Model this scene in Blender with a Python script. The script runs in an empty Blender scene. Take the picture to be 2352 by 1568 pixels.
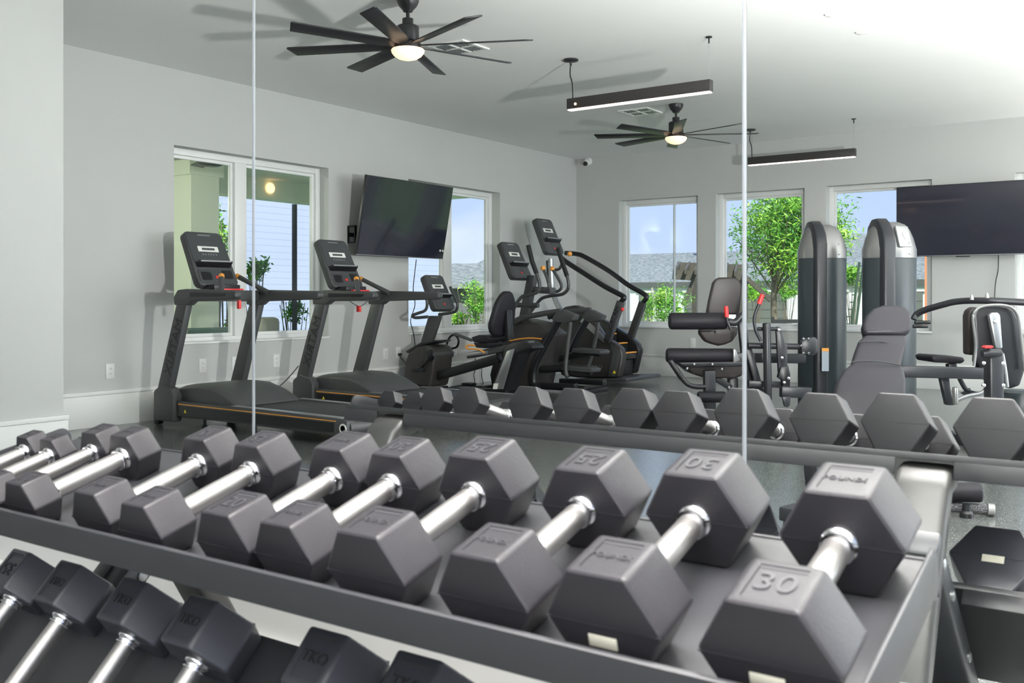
import bpy, bmesh, math, random
from mathutils import Vector, Matrix, noise
random.seed(7)
C = bpy.context.scene.collection
S = bpy.context.scene
PI = math.pi
def R(d): return math.radians(d)

# ---------------------------------------------------------------- camera, world, sun, big lights, exposure
MY = 1.65            # the mirror wall stands at y = 1.65, the room runs back from it to y = -8.33
cam = bpy.data.objects.new('camera', bpy.data.cameras.new('camera')); C.objects.link(cam)
cam.location = (0, 0, 1.0); cam.rotation_euler = (PI/2, 0, R(35.11))
cam.data.sensor_width = 36; cam.data.lens = 34.30; cam.data.shift_y = -0.0410
cam.data.clip_start = 0.05; cam.data.clip_end = 400
cam.data.dof.use_dof = True; cam.data.dof.focus_distance = 9.0; cam.data.dof.aperture_fstop = 9.0
S.camera = cam
S.view_settings.view_transform = 'Standard'; S.view_settings.look = 'None'
S.view_settings.exposure = 0.62; S.view_settings.gamma = 1.0; S.view_settings.use_curve_mapping = False
S.cycles.caustics_reflective = True; S.cycles.caustics_refractive = False
S.cycles.sample_clamp_indirect = 6.0
S.cycles.max_bounces = 10; S.cycles.diffuse_bounces = 4; S.cycles.glossy_bounces = 5; S.cycles.transparent_max_bounces = 12

W = bpy.data.worlds.new('sky'); S.world = W; W.use_nodes = True
wn = W.node_tree.nodes; wl = W.node_tree.links; wn.clear()
wo = wn.new('ShaderNodeOutputWorld'); wb = wn.new('ShaderNodeBackground')
tc = wn.new('ShaderNodeTexCoord'); sep = wn.new('ShaderNodeSeparateXYZ')
r1 = wn.new('ShaderNodeValToRGB'); nz = wn.new('ShaderNodeTexNoise'); r2 = wn.new('ShaderNodeValToRGB'); mx = wn.new('ShaderNodeMix'); mx.data_type = 'RGBA'
wl.new(tc.outputs['Generated'], sep.inputs[0]); wl.new(sep.outputs['Z'], r1.inputs[0])
r1.color_ramp.elements[0].position = 0.0; r1.color_ramp.elements[0].color = (0.56, 0.66, 0.93, 1)
r1.color_ramp.elements[1].position = 0.6; r1.color_ramp.elements[1].color = (0.26, 0.42, 0.85, 1)
mp = wn.new('ShaderNodeMapping'); mp.inputs['Scale'].default_value = (2.2, 2.2, 6.0)
wl.new(tc.outputs['Generated'], mp.inputs[0]); wl.new(mp.outputs[0], nz.inputs['Vector'])
nz.inputs['Scale'].default_value = 1.6; nz.inputs['Detail'].default_value = 6
wl.new(nz.outputs['Fac'], r2.inputs[0]); r2.color_ramp.elements[0].position = 0.44; r2.color_ramp.elements[1].position = 0.66
wl.new(r2.outputs[0], mx.inputs[0]); wl.new(r1.outputs[0], mx.inputs[6]); mx.inputs[7].default_value = (0.78, 0.82, 0.93, 1)
wl.new(mx.outputs[2], wb.inputs[0]); wb.inputs[1].default_value = 0.84; wl.new(wb.outputs[0], wo.inputs[0])

def light(name, kind, loc, energy, color=(1, 1, 1), rot=(0, 0, 0), size=None, size_y=None, radius=None):
    d = bpy.data.lights.new(name, kind); d.energy = energy; d.color = color
    if kind == 'AREA':
        d.shape = 'RECTANGLE'; d.size = size; d.size_y = size_y or size
    if radius is not None: d.shadow_soft_size = radius
    o = bpy.data.objects.new(name, d); C.objects.link(o); o.location = loc; o.rotation_euler = rot
    return o
sun = light('sun', 'SUN', (0, 0, 20), 5.0, (1.0, 0.96, 0.90)); sun.rotation_euler = Vector((-0.55, -0.50, -0.72)).to_track_quat('-Z', 'Y').to_euler(); sun.data.angle = R(2)
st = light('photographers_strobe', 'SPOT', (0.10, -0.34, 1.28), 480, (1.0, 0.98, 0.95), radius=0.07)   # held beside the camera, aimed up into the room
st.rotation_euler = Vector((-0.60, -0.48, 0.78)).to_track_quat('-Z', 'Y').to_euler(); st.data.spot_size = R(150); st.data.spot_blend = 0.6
st2 = light('ceiling_fill_right', 'SPOT', (3.8, -3.6, 0.4), 800, (1.0, 0.98, 0.96), rot=(PI, 0, 0), radius=0.3); st2.data.spot_size = R(140); st2.data.spot_blend = 0.6  # added fill aimed up at the ceiling, outside the mirror's view
st4 = light('ceiling_fill_mid', 'SPOT', (1.5, -2.2, 0.3), 720, (1.0, 0.98, 0.96), rot=(PI, 0, 0), radius=0.3); st4.data.spot_size = R(140); st4.data.spot_blend = 0.6  # another added uplight, unseen, to brighten the ceiling by bounce
st3 = light('ceiling_fill_back', 'SPOT', (2.6, -7.3, 0.3), 700, (1.0, 0.95, 0.89), rot=(PI, 0, 0), radius=0.3); st3.data.spot_size = R(150); st3.data.spot_blend = 0.6  # added warm uplight, unseen, filling the back of the room
light('rack_fill_light', 'AREA', (0.3, 0.65, 2.90), 104, (1.0, 0.95, 0.92), size=3.4, size_y=1.1).data.spread = R(110)  # added fill above the rack to brighten the dumbbell tops, no known fixture
light('right_side_fill', 'AREA', (4.7, -5.3, 1.45), 150, (0.90, 0.95, 1.0), rot=(0, R(90), 0), size=2.3, size_y=4.0)  # added area fill by the unseen right wall, imitating window light

# ---------------------------------------------------------------- materials
MAT = {}
def mat(name, col, rough=0.5, metal=0.0, spec=0.5, bump=0.0, bscale=40, var=0.0, vscale=3.0, coat=0.0, emit=None, estr=0.0):
    m = bpy.data.materials.new(name); m.use_nodes = True; n = m.node_tree.nodes; l = m.node_tree.links
    b = n['Principled BSDF']; b.inputs['Base Color'].default_value = (*col, 1); b.inputs['Roughness'].default_value = rough
    b.inputs['Metallic'].default_value = metal; b.inputs['Specular IOR Level'].default_value = spec; b.inputs['Coat Weight'].default_value = coat
    t = n.new('ShaderNodeTexCoord')
    if var:
        z = n.new('ShaderNodeTexNoise'); z.inputs['Scale'].default_value = vscale; z.inputs['Detail'].default_value = 4; l.new(t.outputs['Object'], z.inputs['Vector'])
        q = n.new('ShaderNodeMix'); q.data_type = 'RGBA'; l.new(z.outputs['Fac'], q.inputs[0])
        q.inputs[6].default_value = (*[c*(1-var) for c in col], 1); q.inputs[7].default_value = (*[min(1, c*(1+var)) for c in col], 1); l.new(q.outputs[2], b.inputs['Base Color'])
    if bump:
        z = n.new('ShaderNodeTexNoise'); z.inputs['Scale'].default_value = bscale; z.inputs['Detail'].default_value = 3; l.new(t.outputs['Object'], z.inputs['Vector'])
        p = n.new('ShaderNodeBump'); p.inputs['Strength'].default_value = bump; p.inputs['Distance'].default_value = 0.01; l.new(z.outputs['Fac'], p.inputs['Height']); l.new(p.outputs[0], b.inputs['Normal'])
    if emit: b.inputs['Emission Color'].default_value = (*emit, 1); b.inputs['Emission Strength'].default_value = estr
    MAT[name] = m; return m
mat('wall_paint', (0.535, 0.545, 0.53), 0.75, bump=0.03, bscale=260, var=0.02)
mat('ceiling_paint', (0.83, 0.84, 0.83), 0.8, bump=0.03, bscale=260, var=0.02)
mat('white_trim', (0.78, 0.79, 0.77), 0.45)
mat('window_vinyl', (0.80, 0.81, 0.80), 0.35)
mat('rubber', (0.021, 0.020, 0.024), 0.42, spec=0.42, bump=0.06, bscale=300, var=0.18, vscale=9)
mat('rubber_letter', (0.035, 0.035, 0.04), 0.5, bump=0.03)
mat('rubber_gloss', (0.036, 0.038, 0.048), 0.36, spec=0.5, bump=0.04, bscale=240, var=0.2, vscale=8)
mat('seam_metal', (0.34, 0.37, 0.40), 0.3, 0.3)
mat('chrome', (0.80, 0.80, 0.82), 0.09, 1.0)
mat('brushed_chrome', (0.47, 0.46, 0.452), 0.42, 1.0, bump=0.05, bscale=900)
mat('rack_paint', (0.030, 0.031, 0.035), 0.42, spec=0.45, bump=0.05, bscale=700)
mat('rack_dark', (0.035, 0.038, 0.044), 0.4, bump=0.04, bscale=500)
mat('rack_post', (0.048, 0.048, 0.047), 0.38, bump=0.03, bscale=500)
mat('frame_dark', (0.024, 0.026, 0.031), 0.36, spec=0.5, bump=0.03, bscale=600)
mat('plastic_grey', (0.060, 0.063, 0.065), 0.42, bump=0.03, bscale=400, var=0.08)
mat('plastic_brown', (0.036, 0.033, 0.032), 0.40, bump=0.03, bscale=400, var=0.08)
mat('plastic_black', (0.011, 0.012, 0.014), 0.35)
mat('console_glass', (0.055, 0.06, 0.065), 0.12, coat=0.6)
mat('silver', (0.42, 0.43, 0.44), 0.32, 0.8)
mat('tower_shroud', (0.028, 0.038, 0.044), 0.33, spec=0.5, var=0.1, vscale=2)
mat('tower_cap', (0.28, 0.28, 0.28), 0.3, 0.6)
mat('vinyl_pad', (0.019, 0.018, 0.023), 0.48, spec=0.25, bump=0.08, bscale=350, var=0.08)
mat('vinyl_brown', (0.042, 0.034, 0.034), 0.42, bump=0.08, bscale=350, var=0.08)
mat('belt', (0.030, 0.031, 0.033), 0.55, bump=0.1, bscale=600)
mat('orange', (0.85, 0.36, 0.06), 0.4)
mat('red', (0.72, 0.04, 0.04), 0.35)
mat('yellow', (0.85, 0.70, 0.05), 0.5)
mat('label_white', (0.80, 0.80, 0.76), 0.5)
mat('label_cream', (0.62, 0.60, 0.50), 0.5)
mat('fan_black', (0.022, 0.022, 0.025), 0.38)
mat('fan_glass', (0.9, 0.75, 0.6), 0.4, emit=(1.0, 0.66, 0.40), estr=0.85)
mat('led_strip', (1, 0.9, 0.8), 0.4, emit=(1.0, 0.72, 0.62), estr=3.0)
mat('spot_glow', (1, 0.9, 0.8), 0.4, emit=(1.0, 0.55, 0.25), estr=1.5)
mat('cord', (0.02, 0.02, 0.022), 0.5)
mat('outlet_white', (0.74, 0.75, 0.74), 0.35)
mat('screen', (0.020, 0.021, 0.036), 0.14, spec=0.5, coat=0.4)
mat('vent_dark', (0.10, 0.12, 0.16), 0.5)
mat('leaf', (0.12, 0.34, 0.03), 0.5, var=0.35, vscale=2.5)
mat('leaf_bright', (0.32, 0.58, 0.06), 0.5, var=0.3, vscale=2.5)
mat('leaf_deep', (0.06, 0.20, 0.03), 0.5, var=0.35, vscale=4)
mat('bark', (0.16, 0.13, 0.10), 0.8, bump=0.4, bscale=20)
mat('twig_pale', (0.55, 0.52, 0.44), 0.7)
mat('grass', (0.16, 0.26, 0.08), 0.9, bump=0.6, bscale=30, var=0.4, vscale=8)
mat('concrete', (0.42, 0.42, 0.40), 0.8, var=0.1)
mat('patio_paint', (0.78, 0.82, 0.66), 0.7)
mat('patio_white', (0.78, 0.82, 0.70), 0.7)
mat('garage_door', (0.15, 0.155, 0.14), 0.6)
mat('fascia', (0.10, 0.10, 0.10), 0.6)
mat('wood_weathered', (0.075, 0.065, 0.055), 0.8, var=0.3, vscale=6, bump=0.3)
mat('sofa_green', (0.10, 0.16, 0.14), 0.9, bump=0.3, bscale=120)
mat('sofa_beige', (0.44, 0.43, 0.36), 0.9, bump=0.3, bscale=120)
mat('pole_metal', (0.30, 0.31, 0.32), 0.4, 0.5)
mat('dark_metal', (0.02, 0.022, 0.022), 0.5)
mat('ladder_green', (0.02, 0.05, 0.025), 0.6)
mat('label_blue', (0.34, 0.40, 0.46), 0.5)
mat('orange_post', (0.80, 0.30, 0.14), 0.7)

def nodes_of(name):
    m = bpy.data.materials.new(name); m.use_nodes = True; MAT[name] = m
    return m, m.node_tree.nodes, m.node_tree.links
m, n, l = nodes_of('mirror'); n.clear()
o = n.new('ShaderNodeOutputMaterial'); g = n.new('ShaderNodeBsdfGlossy'); g.inputs['Roughness'].default_value = 0.0
g.inputs['Color'].default_value = (0.93, 0.955, 0.94, 1); l.new(g.outputs[0], o.inputs[0])
m, n, l = nodes_of('glass'); n.clear()
o = n.new('ShaderNodeOutputMaterial'); g = n.new('ShaderNodeBsdfGlossy'); g.inputs['Roughness'].default_value = 0.12
t = n.new('ShaderNodeBsdfTransparent'); t.inputs[0].default_value = (0.96, 0.98, 0.97, 1)
x = n.new('ShaderNodeMixShader')
x.inputs[0].default_value = 0.02; l.new(t.outputs[0], x.inputs[1]); l.new(g.outputs[0], x.inputs[2]); l.new(x.outputs[0], o.inputs[0])
def two_tone(name, c1, c2, kind, scale, rough=0.6, pos=(0.5, 0.55), bump=0.0, lo=None):
    m, n, l = nodes_of(name); b = n['Principled BSDF']; b.inputs['Roughness'].default_value = rough
    t = n.new('ShaderNodeTexCoord'); mp = n.new('ShaderNodeMapping'); l.new(t.outputs['Object'], mp.inputs[0])
    if kind == 'NOISE':
        z = n.new('ShaderNodeTexNoise'); z.inputs['Scale'].default_value = scale; z.inputs['Detail'].default_value = 2; out = z.outputs['Fac']
    elif kind == 'VOR':
        z = n.new('ShaderNodeTexVoronoi'); z.inputs['Scale'].default_value = scale; out = z.outputs['Distance']
    else:
        z = n.new('ShaderNodeTexWave'); z.bands_direction = 'Z'; z.wave_profile = 'SAW'; z.inputs['Scale'].default_value = scale; z.inputs['Distortion'].default_value = 0; out = z.outputs['Fac']
    l.new(mp.outputs[0], z.inputs['Vector'])
    r = n.new('ShaderNodeValToRGB'); l.new(out, r.inputs[0]); r.color_ramp.elements[0].position, r.color_ramp.elements[1].position = pos
    r.color_ramp.elements[0].color = (*c1, 1); r.color_ramp.elements[1].color = (*c2, 1); l.new(r.outputs[0], b.inputs['Base Color'])
    if bump:
        p = n.new('ShaderNodeBump'); p.inputs['Strength'].default_value = bump; p.inputs['Distance'].default_value = 0.01; l.new(out, p.inputs['Height']); l.new(p.outputs[0], b.inputs['Normal'])
    return m, n, l, b
two_tone('rubber_floor', (0.42, 0.43, 0.42), (0.105, 0.114, 0.112), 'VOR', 95, 0.16, (0.12, 0.24), 0.06)[3].inputs['Specular IOR Level'].default_value = 0.9
two_tone('siding', (0.26, 0.29, 0.42), (0.43, 0.47, 0.66), 'WAVE', 2.3, 0.6, (0.0, 0.10))
two_tone('siding_white', (0.34, 0.34, 0.34), (0.74, 0.75, 0.76), 'WAVE', 2.6, 0.6, (0.0, 0.12))
two_tone('shingles', (0.13, 0.15, 0.16), (0.26, 0.28, 0.28), 'NOISE', 7, 0.85, (0.35, 0.65), 0.4)
two_tone('belt_panel', (0.03, 0.03, 0.03), (0.04, 0.04, 0.04), 'NOISE', 200, 0.5)
two_tone('knurled', (0.05, 0.05, 0.055), (0.15, 0.15, 0.16), 'VOR', 160, 0.35, (0.2, 0.5), 0.8)

# ---------------------------------------------------------------- mesh helpers
# Shapes of the room are laid out with y measured from the camera through the mirror (as its reflection shows
# them); build(..., room=True) folds them back about the mirror wall to where they really stand.
def fold(p): return Vector((p[0], 2*MY - p[1], p[2]))
class MB:
    def __init__(s): s.v = []; s.f = []
    def add(s, vs, fs):
        b = len(s.v); s.v += [Vector(p) for p in vs]; s.f += [tuple(b+i for i in f) for f in fs]; return s
    def prism(s, pts, vec):
        n = len(pts); vec = Vector(vec); a = [Vector(p) for p in pts]
        return s.add(a + [p+vec for p in a], [tuple(range(n-1, -1, -1)), tuple(range(n, 2*n))] + [(i, (i+1) % n, n+(i+1) % n, n+i) for i in range(n)])
    def yprism(s, prof, y0, y1): return s.prism([(x, y0, z) for x, z in prof], (0, y1-y0, 0))
    def xprism(s, prof, x0, x1): return s.prism([(x0, y, z) for y, z in prof], (x1-x0, 0, 0))
    def box(s, x0, x1, y0, y1, z0, z1): return s.prism([(x0, y0, z0), (x1, y0, z0), (x1, y1, z0), (x0, y1, z0)], (0, 0, z1-z0))
    def obox(s, c, ax, ay, az, sx, sy, sz):
        c = Vector(c); ax, ay, az = [Vector(a).normalized() for a in (ax, ay, az)]
        o = c - ax*sx/2 - ay*sy/2 - az*sz/2
        return s.prism([o, o+ax*sx, o+ax*sx+ay*sy, o+ay*sy], az*sz)
    def beam(s, a, b, w, h, up=(0, 0, 1)):
        a, b = Vector(a), Vector(b); d = (b-a); u = Vector(up); side = d.cross(u).normalized(); u2 = side.cross(d).normalized()
        o = a - side*w/2 - u2*h/2
        return s.prism([o, o+side*w, o+side*w+u2*h, o+u2*h], d)
    def tube(s, pts, r, n=10, smooth=True):
        P = [Vector(p) for p in pts]
        if smooth and len(P) > 2:
            Q = []
            for i in range(len(P)-1):
                p0, p1, p2, p3 = P[max(i-1, 0)], P[i], P[i+1], P[min(i+2, len(P)-1)]
                for k in range(5):
                    t = k/5; Q.append(0.5*((2*p1) + (p2-p0)*t + (2*p0-5*p1+4*p2-p3)*t*t + (3*p1-p0-3*p2+p3)*t**3))
            Q.append(P[-1]); rr = r if isinstance(r, (int, float)) else None
            if rr is None: r = [r[min(int(i/5), len(r)-2)] + (r[min(int(i/5)+1, len(r)-1)]-r[min(int(i/5), len(r)-2)])*((i % 5)/5) for i in range(len(Q))]
            P = Q
        rs = [r]*len(P) if isinstance(r, (int, float)) else r
        up = Vector((0.13, 0.21, 1)); vs = []
        for i, p in enumerate(P):
            t = (P[min(i+1, len(P)-1)] - P[max(i-1, 0)]).normalized()
            a = t.cross(up)
            if a.length < 1e-3: a = t.cross(Vector((1, 0, 0)))
            a.normalize(); b = a.cross(t)
            vs += [p + (a*math.cos(2*PI*k/n) + b*math.sin(2*PI*k/n))*rs[i] for k in range(n)]
        m = len(P); fs = [(i*n+k, i*n+(k+1) % n, (i+1)*n+(k+1) % n, (i+1)*n+k) for i in range(m-1) for k in range(n)]
        fs += [tuple(range(n-1, -1, -1)), tuple((m-1)*n+k for k in range(n))]
        return s.add(vs, fs)
    def lathe(s, o, axis, prof, n=24):   # prof: (distance along the axis, radius)
        o = Vector(o); t = Vector(axis).normalized(); a = t.cross(Vector((0.3, 0.2, 1))).normalized(); b = a.cross(t)
        vs = [o + t*h + (a*math.cos(2*PI*k/n) + b*math.sin(2*PI*k/n))*max(r, 1e-5) for h, r in prof for k in range(n)]
        m = len(prof); fs = [(i*n+k, i*n+(k+1) % n, (i+1)*n+(k+1) % n, (i+1)*n+k) for i in range(m-1) for k in range(n)]
        fs += [tuple(range(n-1, -1, -1)), tuple((m-1)*n+k for k in range(n))]
        return s.add(vs, fs)
    def ball(s, c, r, n=10): return s.lathe(Vector(c)-Vector((0, 0, r)), (0, 0, 1), [(r-r*math.cos(PI*i/n), r*math.sin(PI*i/n)) for i in range(n+1)], n+4)
    def build(s, name, m, parent=None, bevel=0.0, room=True, seg=2, sharp=38, props=None, loc=None, raw=False):
        vs = [fold(p) for p in s.v] if room else s.v
        off = Vector((0, 0, 0))
        if parent is not None and not raw:
            q = parent
            while q is not None: off += Vector(q.location); q = q.parent
        if loc is not None: off = fold(loc) if room else Vector(loc)
        me = bpy.data.meshes.new(name); me.from_pydata([p-off for p in vs], [], s.f); me.update()
        bm = bmesh.new(); bm.from_mesh(me); bmesh.ops.recalc_face_normals(bm, faces=bm.faces)
        if bevel:
            es = [e for e in bm.edges if len(e.link_faces) == 2 and e.calc_face_angle(0) > R(32)]
            bmesh.ops.bevel(bm, geom=es, offset=bevel, segments=seg, affect='EDGES', profile=0.5, clamp_overlap=True)
        bm.to_mesh(me); bm.free()
        me.shade_smooth(); me.set_sharp_from_angle(angle=R(sharp))
        me.materials.append(MAT[m])
        ob = bpy.data.objects.new(name, me); C.objects.link(ob)
        if parent is not None: ob.parent = parent
        if loc is not None: ob.location = off
        for k, v in (props or {}).items(): ob[k] = v
        return ob
def tag(o, label, cat, group=None, kind=None):
    o['label'] = label; o['category'] = cat
    if group: o['group'] = group
    if kind: o['kind'] = kind
    return o
def thing(name, label, cat, loc, group=None, room=True, rot=None):
    o = bpy.data.objects.new(name, None); C.objects.link(o); o.location = fold(loc) if room else Vector(loc); o.empty_display_size = 0.05
    if rot: o.rotation_euler = rot
    return tag(o, label, cat, group)
def struct(name, mb, m, bevel=0.0, room=True, parent=None):
    o = mb.build(name, m, parent, bevel=bevel, room=room)
    if parent is None: o['kind'] = 'structure'
    return o
_txt = {}
def text_tris(txt):
    if txt not in _txt:
        cu = bpy.data.curves.new('t', 'FONT'); cu.body = txt; cu.size = 1.0; cu.align_x = 'CENTER'; cu.align_y = 'CENTER'; cu.extrude = 0.5; cu.resolution_u = 3
        ob = bpy.data.objects.new('t', cu); C.objects.link(ob); dg = bpy.context.evaluated_depsgraph_get(); me = ob.evaluated_get(dg).to_mesh()
        _txt[txt] = ([v.co.copy() for v in me.vertices], [tuple(p.vertices) for p in me.polygons]); ob.evaluated_get(dg).to_mesh_clear(); bpy.data.objects.remove(ob); bpy.data.curves.remove(cu)
    return _txt[txt]
def lettering(txt, c, u, v, size, thick, wscale=1.0):   # u: reading direction, v: up of the letters, both unit-ish
    vs, fs = text_tris(txt); c, u, v = Vector(c), Vector(u).normalized(), Vector(v).normalized(); w = u.cross(v)
    mb = MB(); mb.add([c + u*p.x*size*wscale + v*p.y*size + w*p.z*thick for p in vs], fs); return mb

# ---------------------------------------------------------------- the room
XA, YB, ZC = -7.071, 11.627, 2.945
struct('floor', MB().box(-7.3, 5.2, 1.44, 11.83, -0.12, 0), 'rubber_floor')
struct('ceiling', MB().box(-7.3, 5.2, 1.44, 11.83, ZC, ZC+0.15), 'ceiling_paint')
def wall_open(span, zlo, zhi, holes, along_y, c0, c1):
    mb = MB(); a0, a1 = span; put = (lambda p, q, z0, z1: mb.box(c0, c1, p, q, z0, z1)) if along_y else (lambda p, q, z0, z1: mb.box(p, q, c0, c1, z0, z1))
    cur = a0
    for (h0, h1, z0, z1) in holes:
        put(cur, h0, zlo, zhi); put(h0, h1, zlo, z0); put(h0, h1, z1, zhi); cur = h1
    put(cur, a1, zlo, zhi); return mb
HA = [(5.11, 6.90, 0.615, 2.305), (8.10, 9.81, 0.615, 2.32)]
HB = [(-6.40, -5.25, 0.625, 2.335), (-5.005, -3.867, 0.62, 2.34), (-3.611, -2.432, 0.622, 2.345), (-1.60, -0.42, 0.622, 2.355), (-0.10, 1.08, 0.622, 2.355)]
struct('wall_left', wall_open((1.65, YB+0.2), 0, ZC, HA, True, XA-0.22, XA), 'wall_paint')
struct('wall_back', wall_open((XA, 5.0), 0, ZC, HB, False, YB, YB+0.2), 'wall_paint')
struct('wall_right', wall_open((1.65, YB), 0, ZC, [(2.1, 6.2, 0.15, 2.6), (6.5, 10.8, 0.15, 2.6)], True, 5.0, 5.2), 'wall_paint')
struct('wall_front', MB().box(XA-0.22, 5.2, 1.45, 1.65, 0, ZC), 'wall_paint')
struct('wall_pier', MB().box(XA, -5.80, 1.65, 3.389, 0, ZC), 'wall_paint')
def baseboard(name, kind, c, a0, a1, sgn, zt=0.28):
    mb = MB()
    for d, z0, z1 in ((0.016, 0, zt-0.032), (0.024, zt-0.030, zt)):
        lo, hi = sorted((c, c+sgn*d))
        (mb.box(lo, hi, a0, a1, z0, z1) if kind == 'y' else mb.box(a0, a1, lo, hi, z0, z1))
    struct(name, mb, 'white_trim', 0.002)
baseboard('baseboard_left', 'y', XA, 3.41, YB-0.02, 1)
baseboard('baseboard_back', 'x', YB, XA, 5.0, -1)
baseboard('baseboard_pier_side', 'y', -5.80, 1.67, 3.413, 1)
baseboard('baseboard_pier_end', 'x', 3.389, XA, -5.801, 1)
baseboard('baseboard_front', 'x', 1.65, -5.80, 5.0, 1, 0.15)
baseboard('baseboard_right', 'y', 5.0, 1.67, YB-0.02, -1, 0.14)
# windows: a vinyl frame, its glass panes and a sill
def window(n, wall, h, mull=None, fixed=0.055):
    a0, a1, z0, z1 = h; fr = MB(); gl = []; d0, d1 = (XA-0.20, XA-0.12) if wall == 'A' else (YB+0.11, YB+0.18)
    def bx(mb, p, q, r, s, e0, e1):
        return mb.box(e0, e1, p, q, r, s) if wall == 'A' else mb.box(p, q, e0, e1, r, s)
    bx(fr, a0, a0+fixed, z0, z1, d0, d1); bx(fr, a1-fixed, a1, z0, z1, d0, d1)
    bx(fr, a0+fixed, a1-fixed, z0, z0+fixed, d0, d1); bx(fr, a0+fixed, a1-fixed, z1-fixed, z1, d0, d1)
    e0, e1 = (d0+0.015, d1-0.03) if wall == 'A' else (d0+0.03, d1-0.015)
    cuts = [a0+fixed, a1-fixed] if not mull else [a0+fixed, mull-0.065, mull+0.065, a1-fixed]
    if mull: bx(fr, mull-0.065, mull+0.065, z0+fixed, z1-fixed, d0, d1)
    step = MB()
    for p, q in zip(cuts[::2], cuts[1::2]):
        w = 0.028
        bx(step, p, p+w, z0+fixed, z1-fixed, e0, e1); bx(step, q-w, q, z0+fixed, z1-fixed, e0, e1)
        bx(step, p+w, q-w, z0+fixed, z0+fixed+w, e0, e1); bx(step, p+w, q-w, z1-fixed-w, z1-fixed, e0, e1); gl.append((p+w, q-w))
    root = struct('window_%d' % n, fr, 'window_vinyl', 0.003)
    step.build('sash', 'window_vinyl', root, bevel=0.003)
    for p, q in gl:
        g = MB(); c = (e0+e1)/2; w = 0.028; bx(g, p, q, z0+fixed+w, z1-fixed-w, c-0.003, c+0.003); g.build('glass_pane', 'glass', root)
    sl = MB(); ww = (XA-0.12, XA+0.018) if wall == 'A' else (YB-0.018, YB+0.11)
    bx(sl, a0, a1, z0-0.0, z0+0.02, *ww); sl.build('window_sill', 'white_trim', root, bevel=0.003)
window(1, 'A', HA[0], 5.91); window(2, 'A', HA[1], 8.94)
for i, h in enumerate(HB): window(3+i, 'B', h)

# mirror panels on the front wall, with the strips between them
names = ['leftmost tall frameless mirror panel beside the white pier', 'second tall mirror panel, left of the first visible seam', 'wide middle mirror panel between the two visible seams',
         'right-hand mirror panel behind the heavy end of the rack', 'mirror panel furthest right on the wall, past the end of the rack']
xs = [-4.554, -3.254, -1.954, -0.654, 0.646, 1.946]
for a, b, nm in zip(xs, xs[1:], names):
    tag(MB().box(a+0.004, b-0.004, 1.643, 1.6499, 0.385, 2.45).build('wall_mirror', 'mirror', room=False), nm, 'mirror')
for q, nm in zip(xs[1:-1], ('thin metal strip joining the mirror panels near the pier', 'thin pale metal strip down the left visible mirror seam', 'thin pale metal strip down the right visible mirror seam', 'thin metal strip joining the mirror panels beyond the rack')):
    tag(MB().box(q-0.0035, q+0.0035, 1.6405, 1.6499, 0.385, 2.45).build('mirror_strip', 'seam_metal', room=False, bevel=0.0012), nm, 'mirror trim')
tag(MB().box(-4.554, 1.946, 1.640, 1.6499, 0.368, 0.3845).build('mirror_channel', 'silver', room=False), 'long metal channel holding the bottom edge of the mirrors', 'mirror trim')

# ---------------------------------------------------------------- dumbbell rack
rack = thing('dumbbell_rack', 'two-tier charcoal steel dumbbell rack with tilted shelves below the mirror', 'dumbbell rack', (-1.165, 1.2, 0), room=False)
X0, X1 = -2.040, -0.25
def TY(w, v, t): return (w*math.cos(t)-v*math.sin(t), 1.0+w*math.sin(t)+v*math.cos(t))
T1, P1 = R(16.38), -0.6403
T2, P2 = R(46.0), -1.214
def shelf(nm, t, p, w0, w1, lip, endh, tip):
    mb = MB(); mb.xprism([TY(w0, p, t), TY(w1, p, t), TY(w1, p-0.004, t), TY(w0, p-0.004, t)], X0, X1)
    sh = mb.build(nm, 'rack_paint', rack, room=False)
    mb = MB().xprism([TY(w0-0.008, p-0.001, t), TY(w0-0.008, p+lip, t), TY(w0, p+lip, t), TY(w0, p-0.001, t)], X0, X1); mb.build('front_lip', 'rack_paint', sh, bevel=0.0018, room=False)
    y, z = TY(w1, p, t)
    mb = MB(); segs = [(X0, -1.915), (-1.815, -0.50), (-0.39, X1)]
    fl = lambda v0, v1, a, b: mb.xprism([TY(w1, p+v0, t), TY(w1+0.005, p+v0, t), TY(w1+0.005, p+v1, t), TY(w1, p+v1, t)], a, b)
    fl(-0.012, 0.002, X0, X1)
    for a, b in segs: fl(-0.046, -0.010, a, b)
    mb.build('back_flange', 'rack_paint', sh, bevel=0.0012, room=False)
    for xx in (X0-0.004, X1):
        pr = [TY(w0-0.006, p-0.02, t), TY(w0-0.006, p+endh, t)]
        for k in range(9):
            a = PI/2 - PI*k/8; pr.append(TY(w1-0.035+0.022*math.cos(a), p+tip-0.022+0.022*math.sin(a)-(0.02 if k > 5 else 0), t))
        pr.append(TY(w1-0.05, p-0.02, t)); MB().xprism(pr, xx, xx+0.005).build('end_plate', 'rack_paint', sh, bevel=0.0015, room=False)
    return sh
shelf('top_shelf', T1, P1, 0.733, 1.085, 0.052, 0.052, 0.036)
shelf('bottom_shelf', T2, P2, -0.02, 0.362, 0.05, 0.05, 0.03)
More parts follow.
